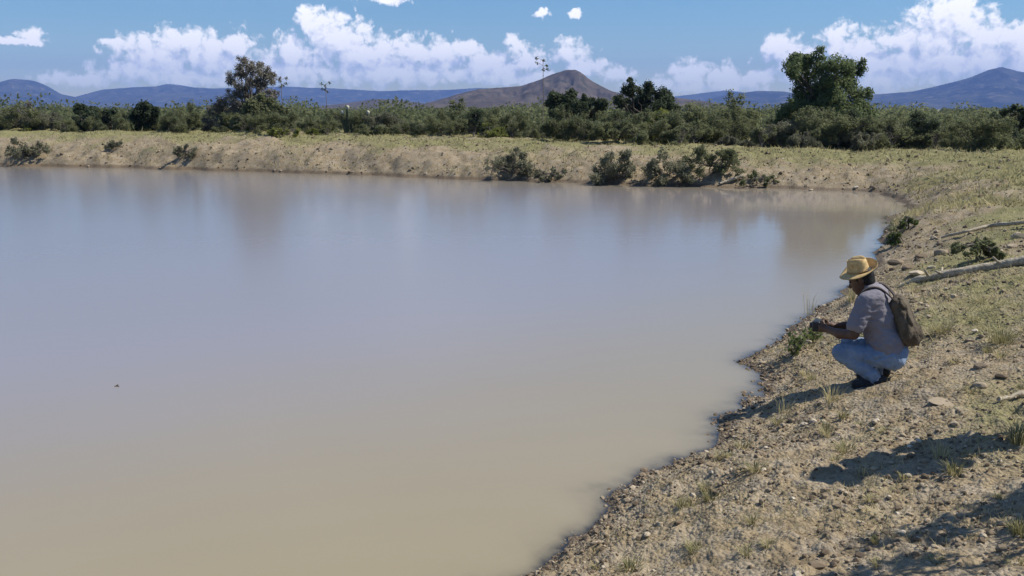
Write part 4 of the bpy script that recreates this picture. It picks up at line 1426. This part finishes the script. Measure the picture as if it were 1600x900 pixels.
def hand(wrist, palm_dir, up, side, fingers=(0.9, 1.0, 0.95, 0.75), curl=0.9, s=1.0):
    """palm and five bent fingers; side: direction of the thumb edge"""
    w = np.array(wrist, float); d = unit(np.array(palm_dir, float)); sd = unit(np.array(side, float)); nrm = unit(np.array(up, float))
    out = [('cap', w, w + d * 0.05 * s + sd * 0.012, 0.024 * s, 0.022 * s, 0.02), ('cap', w + d * 0.015, w + d * 0.065 * s - sd * 0.018, 0.02 * s, 0.019 * s, 0.018), ('cap', w + d * 0.03, w + d * 0.075 * s + sd * 0.018, 0.018 * s, 0.017 * s, 0.015)]
    for i, L in enumerate(fingers):
        o = w + d * 0.078 * s + sd * (0.027 - 0.018 * i) * s
        a = o + d * 0.035 * L * s - nrm * 0.012 * curl
        b = a + unit(d * (1 - curl * 0.75) - nrm * curl) * 0.026 * L * s
        c = b + unit(-d * 0.55 * curl + d * (1 - curl) - nrm * 0.8 * curl) * 0.02 * L * s
        out += [('cap', o, a, 0.0095, 0.009, 0.004), ('cap', a, b, 0.009, 0.0085, 0.003), ('cap', b, c, 0.0085, 0.0075, 0.003)]
    t0 = w + d * 0.025 * s + sd * 0.026; t1 = t0 + unit(d * 0.6 + sd * 0.7 - nrm * 0.2) * 0.04 * s; t2 = t1 + unit(d * 0.9 + sd * 0.1 - nrm * 0.5) * 0.032 * s
    out += [('cap', t0, t1, 0.013, 0.011, 0.008), ('cap', t1, t2, 0.0105, 0.009, 0.003)]
    return out


def head_prims(c, tilt):
    R = rot_y(tilt); RT = R.T
    def q(v): return np.array(c) + R @ np.array(v)
    P = [('ell', q((0.012, 0, 0.025)), (0.098, 0.077, 0.105), R, 0.02), ('ell', q((-0.028, 0, -0.045)), (0.062, 0.060, 0.078), R, 0.03),
         ('ell', q((-0.058, 0, -0.098)), (0.024, 0.028, 0.02), R, 0.02),                       # chin
         ('cap', q((-0.082, 0, 0.005)), q((-0.106, 0, -0.036)), 0.009, 0.0145, 0.012),       # nose
         ('ell', q((-0.078, 0, 0.028)), (0.018, 0.055, 0.012), R, 0.012),                      # brow
         ('ell', q((-0.083, 0, -0.063)), (0.014, 0.026, 0.008), R, 0.007), ('ell', q((-0.080, 0, -0.076)), (0.014, 0.024, 0.008), R, 0.007)]
    for s in (-1, 1):
        P += [('ell', q((0.012, s * 0.078, -0.005)), (0.020, 0.010, 0.034), R, 0.006), ('ell', q((-0.092, s * 0.031, 0.006)), (0.014, 0.018, 0.011), R, -1)]
    return P, q, R


def crouching_man():
    g0 = ground_at(1366, 600)
    g0 = g0 - np.array((0, 0, 0.015))
    S = 0.95
    root = thing("person", "man in straw hat, grey t-shirt and jeans crouching at the water's edge", "person", g0, math.radians(-27))
    root.scale = (S,) * 3
    hc = (-0.165, 0.0, 0.905)
    HP, hq, HR = head_prims(hc, math.radians(-24))
    arm = lambda sy: [('cap', (-0.105, sy * 0.185, 0.745), (-0.165, sy * 0.225, 0.475), 0.050, 0.040, 0.03), ('cap', (-0.165, sy * 0.225, 0.475), (-0.285, sy * 0.155, 0.452), 0.042, 0.040, 0.02), ('cap', (-0.285, sy * 0.155, 0.452), (-0.385, sy * 0.085, 0.462), 0.039, 0.028, 0.02)]
    legs = []
    for sy, kx in ((-1, -0.285), (1, -0.262)):
        legs += [('cap', (0.12, sy * 0.09, 0.275), (kx + 0.02, sy * 0.155, 0.285), 0.082, 0.060, 0.03), ('cap', (kx + 0.02, sy * 0.155, 0.285), (kx + 0.20, sy * 0.145, 0.185), 0.056, 0.054, 0.02), ('cap', (kx + 0.20, sy * 0.145, 0.185), (0.035, sy * 0.135, 0.10), 0.053, 0.036, 0.02), ('cap', (0.035, sy * 0.135, 0.095), (-0.075, sy * 0.14, 0.035), 0.036, 0.03, 0.02)]
    body = HP + [('cap', (-0.065, 0, 0.80), (-0.125, 0, 0.86), 0.056, 0.054, 0.03), ('cap', (-0.06, 0, 0.72), (0.02, 0, 0.52), 0.105, 0.10, 0.05), ('cap', (0.02, 0, 0.52), (0.10, 0, 0.34), 0.10, 0.11, 0.05)]
    for sy in (-1, 1):
        body += arm(sy)
        body += hand((-0.395, sy * 0.080, 0.464), (-0.95, -sy * 0.30, 0.0), (-0.1, sy * 1.0, 0.15), (0.05, 0, 1.0), curl=0.85)
    body += legs
    V, F = blend(body, 0.0075, 0.05, None, 1)
    b = obj("body", mesh_np("body", V, F, M['skin']), root)
    for s in (-1, 1):
        Ve, Fe = ico(2); obj("eye", mesh_np("eye", Ve * 0.011 + hq((-0.083, s * 0.031, 0.006)), Fe, M['device']), b)
    # hair at the back and sides of the head
    HV, HF = blend([('ell', hq((0.022, 0, 0.020)), (0.097, 0.083, 0.100), HR, 0.01), ('ell', hq((0.055, 0, -0.045)), (0.05, 0.066, 0.05), HR, 0.02), ('ell', hq((-0.115, 0, -0.03)), (0.075, 0.14, 0.2), HR, -1)], 0.008, 0.05)
    obj("hair", mesh_np("hair", HV, HF, M['hair']), root)

    def wr_shirt(x, y, z):
        f = fbm(x * 7 + z * 5, y * 7, z * 16 - x * 6, octaves=3, seed=5)
        f2 = np.abs(fbm(x * 12 + z * 26, y * 9, z * 30 - x * 14, octaves=2, seed=9))
        return -0.045 * np.abs(f) * sstep(0.80, 0.45, z) - 0.030 * f2
    shirt = [('ell', (-0.045, 0, 0.70), (0.128, 0.195, 0.125), rot_y(0.35), 0.05), ('ell', (0.0, 0, 0.57), (0.132, 0.180, 0.17), rot_y(0.3), 0.06), ('ell', (0.055, 0, 0.43), (0.138, 0.175, 0.13), rot_y(0.25), 0.06),
             ('cap', (0.085, -0.06, 0.36), (0.085, 0.06, 0.36), 0.128, 0.128, 0.05), ('cap', (-0.062, 0, 0.79), (-0.09, 0, 0.825), 0.078, 0.070, 0.04),
             ('cap', (-0.03, -0.12, 0.78), (-0.03, 0.12, 0.78), 0.075, 0.075, 0.05)]
    for sy in (-1, 1):
        shirt += [('cap', (-0.085, sy * 0.165, 0.750), (-0.140, sy * 0.212, 0.590), 0.078, 0.070, 0.035), ('cap', (-0.140, sy * 0.212, 0.590), (-0.152, sy * 0.222, 0.545), 0.070, 0.068, 0.02)]
        shirt += [('ell', (-0.175, sy * 0.235, 0.470), (0.060, 0.060, 0.075), None, -1)]            # sleeve opening
    shirt += [('ell', (-0.135, 0, 0.875), (0.064, 0.068, 0.06), rot_y(-0.6), -1)]                     # neck opening
    V, F = blend(shirt, 0.009, 0.06, wr_shirt, 1)
    obj("shirt", mesh_np("shirt", V, F, M['shirt']), root)

    def wr_jeans(x, y, z):
        f = 0.6 * fbm(x * 9 + z * 9, y * 6, z * 14 - x * 10, octaves=3, seed=15) + 0.55 * fbm(x * 30 + z * 12, y * 6, z * 20 - x * 8, octaves=2, seed=18)
        k = np.exp(-((x - 0.05) / 0.12) ** 2) + np.exp(-((x + 0.24) / 0.09) ** 2) * 0.7 + 0.35
        return -0.060 * np.abs(f) * k
    jeans = [('ell', (0.115, 0, 0.315), (0.135, 0.172, 0.115), None, 0.05)]
    for sy, kx in ((-1, -0.285), (1, -0.262)):
        jeans += [('ell', (0.135, sy * 0.085, 0.265), (0.100, 0.088, 0.090), None, 0.03),
                  ('cap', (0.11, sy * 0.10, 0.285), (kx + 0.02, sy * 0.158, 0.300), 0.090, 0.068, 0.025),
                  ('cap', (kx + 0.02, sy * 0.158, 0.290), (kx + 0.20, sy * 0.146, 0.180), 0.066, 0.062, 0.012),
                  ('cap', (kx + 0.20, sy * 0.146, 0.185), (0.005, sy * 0.137, 0.115), 0.062, 0.054, 0.02)]
    V, F = blend(jeans, 0.007, 0.06, wr_jeans, 1)
    obj("jeans", mesh_np("jeans", V, F, M['jeans']), root)
    for sy in (-1, 1):
        V, F = blend([('cap', (0.02, sy * 0.136, 0.105), (0.045, sy * 0.135, 0.085), 0.043, 0.043, 0.02)], 0.008, 0.05)
        obj("sock", mesh_np("sock", V, F, M['sock']), root)
        V, F = blend([('cap', (0.072, sy * 0.136, 0.095), (0.0, sy * 0.138, 0.058), 0.042, 0.044, 0.03), ('cap', (0.0, sy * 0.138, 0.058), (-0.075, sy * 0.14, 0.040), 0.044, 0.043, 0.03), ('cap', (-0.075, sy * 0.14, 0.038), (-0.135, sy * 0.145, 0.034), 0.042, 0.034, 0.03)], 0.008, 0.05)
        V[:, 2] = np.where(V[:, 0] < -0.05, np.maximum(V[:, 2], 0.014), V[:, 2])
        sh = obj("shoe", mesh_np("shoe", V, F, M['shoe']), root)
        V, F = blend([('cap', (0.082, sy * 0.136, 0.062), (0.0, sy * 0.138, 0.022), 0.030, 0.036, 0.02), ('cap', (0.0, sy * 0.138, 0.022), (-0.13, sy * 0.145, 0.010), 0.038, 0.036, 0.02)], 0.008, 0.05)
        V = (V - np.array((0, sy * 0.14, 0))) * np.array((1, 1.02, 0.55)) + np.array((0, sy * 0.14, 0.004 ))
        obj("sole", mesh_np("sole", V, F, M['shoe']), sh)
    # hat
    hv, hf = hat_mesh(0.085, 0.035, 0.010)
    ho = obj("straw_hat", mesh_np("straw_hat", hv, hf, M['straw']), root)
    ho.location = (-0.185, 0.0, 0.968); ho.scale = (0.95, 0.95, 0.95); ho.rotation_euler = (math.radians(13), math.radians(-12), math.radians(-14))
    g = Geo(); a = np.linspace(0, 2 * np.pi, 41)
    g.tube(np.stack([0.0965 * np.cos(a), 0.081 * np.sin(a), np.full(41, 0.012)], -1), 0.007, 6, cap=False)
    hb = g.build("hat_band", fabric("hat_band_straw", (0.33, 0.21, 0.09), (0.42, 0.28, 0.12), 40), ho)

    # what he holds
    dv = thing("handheld_device", "small black device held in the crouching man's hands", "device", (0, 0, 0))
    dv.matrix_world = Matrix.Translation(Vector(tuple(float(v) for v in g0))) @ Matrix.Rotation(math.radians(-27), 4, 'Z') @ Matrix.Scale(S, 4)
    g = Geo(); V, F = ico(3)
    V = np.sign(V) * np.abs(V) ** 0.35; V = V * np.array((0.036, 0.068, 0.048)) + np.array((-0.494, 0, 0.472)); g.add(V, F); g.build("case", M['device'], dv)
    g = Geo(); g.tube([(-0.515, 0, 0.472), (-0.54, 0, 0.470), (-0.555, 0, 0.469)], [0.027, 0.026, 0.024], 18); g.build("lens", M['device'], dv)
    g = Geo(); g.tube([(-0.485, -0.035, 0.505), (-0.485, -0.035, 0.517)], 0.011, 12); g.build("dial", M['device'], dv)

    # backpack hanging from his shoulders
    bp = thing("backpack", "slouching brown canvas backpack on the crouching man's back", "backpack", (0, 0, 0))
    bp.matrix_world = dv.matrix_world.copy()

    def wr_pack(x, y, z):
        f = fbm(x * 20 + z * 6, y * 26, z * 6, octaves=3, seed=25)
        return -0.065 * np.abs(f) + 0.012 * fbm(x * 25, y * 25, z * 12, octaves=2, seed=3)
    pk = [('ell', (0.200, 0, 0.585), (0.068, 0.126, 0.18), rot_y(-0.38), 0.05), ('ell', (0.232, 0, 0.475), (0.078, 0.122, 0.092), rot_y(-0.3), 0.06), ('cap', (0.135, -0.06, 0.735), (0.135, 0.06, 0.735), 0.045, 0.045, 0.05), ('ell', (0.280, 0, 0.48), (0.046, 0.085, 0.08), rot_y(-0.3), 0.03)]
    V, F = blend(pk, 0.009, 0.06, wr_pack, 1)
    obj("bag", mesh_np("bag", V, F, M['pack']), bp)

    def wr_flap(x, y, z): return -0.02 * np.abs(fbm(x * 12, y * 18, z * 7, octaves=2, seed=35))
    V, F = blend([('ell', (0.178, 0, 0.735), (0.060, 0.118, 0.030), rot_y(0.95), 0.03), ('ell', (0.245, 0, 0.62), (0.022, 0.112, 0.10), rot_y(-0.42), 0.03)], 0.008, 0.05, wr_flap)
    fl = obj("flap", mesh_np("flap", V, F, M['pack']), bp)
    g = Geo(); g.add(np.array([(0.292, y, z) for y, z in ((-0.014, 0.535), (0.014, 0.535), (0.014, 0.505), (-0.014, 0.505))] + [(0.30, y, z) for y, z in ((-0.014, 0.535), (0.014, 0.535), (0.014, 0.505), (-0.014, 0.505))]), np.array([(0, 1, 2, 3), (7, 6, 5, 4), (0, 4, 5, 1), (1, 5, 6, 2), (2, 6, 7, 3), (3, 7, 4, 0)])); g.build("buckle", M['sock'], fl)
    for sy in (-1, 1):
        ribbon([(0.125, sy * 0.075, 0.735), (0.075, sy * 0.10, 0.800), (0.00, sy * 0.115, 0.862), (-0.075, sy * 0.118, 0.860), (-0.150, sy * 0.118, 0.80), (-0.188, sy * 0.12, 0.70), (-0.150, sy * 0.13, 0.58), (-0.02, sy * 0.12, 0.50)],
               0.045, 0.010, [(0.3, 0, 1), (0.4, 0, 1), (0.1, 0, 1), (-0.4, 0, 1), (-1, 0, 0.4), (-1, 0, 0), (-0.7, sy * 0.7, 0), (0, sy, 0)], "shoulder_strap", M['strap'], bp)


crouching_man()


def standing_man():
    """stands just outside the right edge; only the shadow falls into the picture"""
    x, y = 3.30, 5.28
    root = thing("person", "standing figure beyond the right edge whose long shadow falls on the bank", "person", (x, y, gz(x, y)), math.radians(20))
    HP, hq, HR = head_prims((0, 0, 1.52), math.radians(-8))
    body = HP + [('cap', (0.01, 0, 1.32), (0, 0, 1.44), 0.06, 0.056, 0.03), ('ell', (0, 0, 1.20), (0.115, 0.185, 0.18), None, 0.05), ('ell', (0, 0, 1.0), (0.11, 0.155, 0.18), None, 0.06), ('ell', (0.01, 0, 0.86), (0.12, 0.165, 0.12), None, 0.05)]
    for sy in (-1, 1):
        body += [('cap', (0, sy * 0.185, 1.31), (-0.02, sy * 0.235, 1.04), 0.058, 0.045, 0.04), ('cap', (-0.02, sy * 0.235, 1.04), (-0.17, sy * 0.15, 0.99), 0.044, 0.032, 0.02), ('cap', (0, sy * 0.09, 0.84), (-0.01, sy * 0.105, 0.46), 0.09, 0.062, 0.04), ('cap', (-0.01, sy * 0.105, 0.46), (0.02, sy * 0.11, 0.09), 0.064, 0.042, 0.03), ('cap', (0.03, sy * 0.11, 0.045), (-0.13, sy * 0.125, 0.03), 0.042, 0.036, 0.03)]
        body += hand((-0.18, sy * 0.14, 0.99), (-0.9, -sy * 0.4, 0), (0, sy, 0.2), (0, 0, 1))
    V, F = blend(body, 0.012, 0.06)
    obj("body", mesh_np("body", V, F, M['skin']), root)
    V, F = blend([('ell', (0, 0, 1.20), (0.125, 0.195, 0.185), None, 0.05), ('ell', (0, 0, 0.98), (0.122, 0.17, 0.18), None, 0.06)] + [('cap', (0, sy * 0.185, 1.31), (-0.012, sy * 0.222, 1.12), 0.072, 0.068, 0.04) for sy in (-1, 1)], 0.012)
    obj("shirt", mesh_np("shirt", V, F, M['shirt']), root)
    V, F = blend([('ell', (0.01, 0, 0.86), (0.13, 0.175, 0.12), None, 0.05)] + [q for sy in (-1, 1) for q in (('cap', (0, sy * 0.09, 0.84), (-0.01, sy * 0.105, 0.46), 0.10, 0.075, 0.04), ('cap', (-0.01, sy * 0.105, 0.46), (0.015, sy * 0.11, 0.10), 0.075, 0.06, 0.03))], 0.012)
    obj("trousers", mesh_np("trousers", V, F, M['jeans']), root)
    hv, hf = hat_mesh(0.03, 0.0, -0.03, 0.16, 0.15)
    ho = obj("straw_hat", mesh_np("straw_hat", hv, hf, M['straw']), root); ho.location = (0, 0, 1.585); ho.rotation_euler = (0, math.radians(-6), 0)

    sb = thing("shoulder_bag", "bag at the standing figure's hip beyond the right edge", "bag", root.location, math.radians(20))
    V, F = blend([('ell', (0.03, 0.27, 0.80), (0.10, 0.11, 0.15), None, 0.03), ('ell', (0.03, 0.27, 0.72), (0.11, 0.12, 0.11), None, 0.04)], 0.014)
    obj("bag", mesh_np("bag", V, F, M['pack']), sb)
    ribbon([(0.03, 0.25, 0.93), (0.02, 0.14, 1.2), (0.02, 0.0, 1.37), (0.0, -0.12, 1.40)], 0.04, 0.01, [(0, 1, 0.2), (1, 0.3, 0.3), (1, 0, 0.6), (0, 0, 1)], "shoulder_strap", M['strap'], sb)


standing_man()

# sparse shrub outside the right edge whose leaves and twigs throw the broken shadow at the bottom right
rs = np.random.default_rng(404)
bx, by = 3.5, 4.15
bz = gz(bx, by)
make_tree("thorn_bush", "sparse shrub beyond the right edge throwing broken leaf shadow", (bx, by, bz),
          [(bx - 0.45, by - 0.35, bz + 1.55, 0.30), (bx - 0.1, by + 0.1, bz + 1.75, 0.30), (bx + 0.2, by + 0.25, bz + 1.5, 0.3), (bx - 0.75, by - 0.55, bz + 1.35, 0.22), (bx + 0.1, by - 0.3, bz + 1.2, 0.3)],
          3000, 0.05, M['leaf_olive'], M['bark'], rs, 0.035, 0.02, 60, "bush")
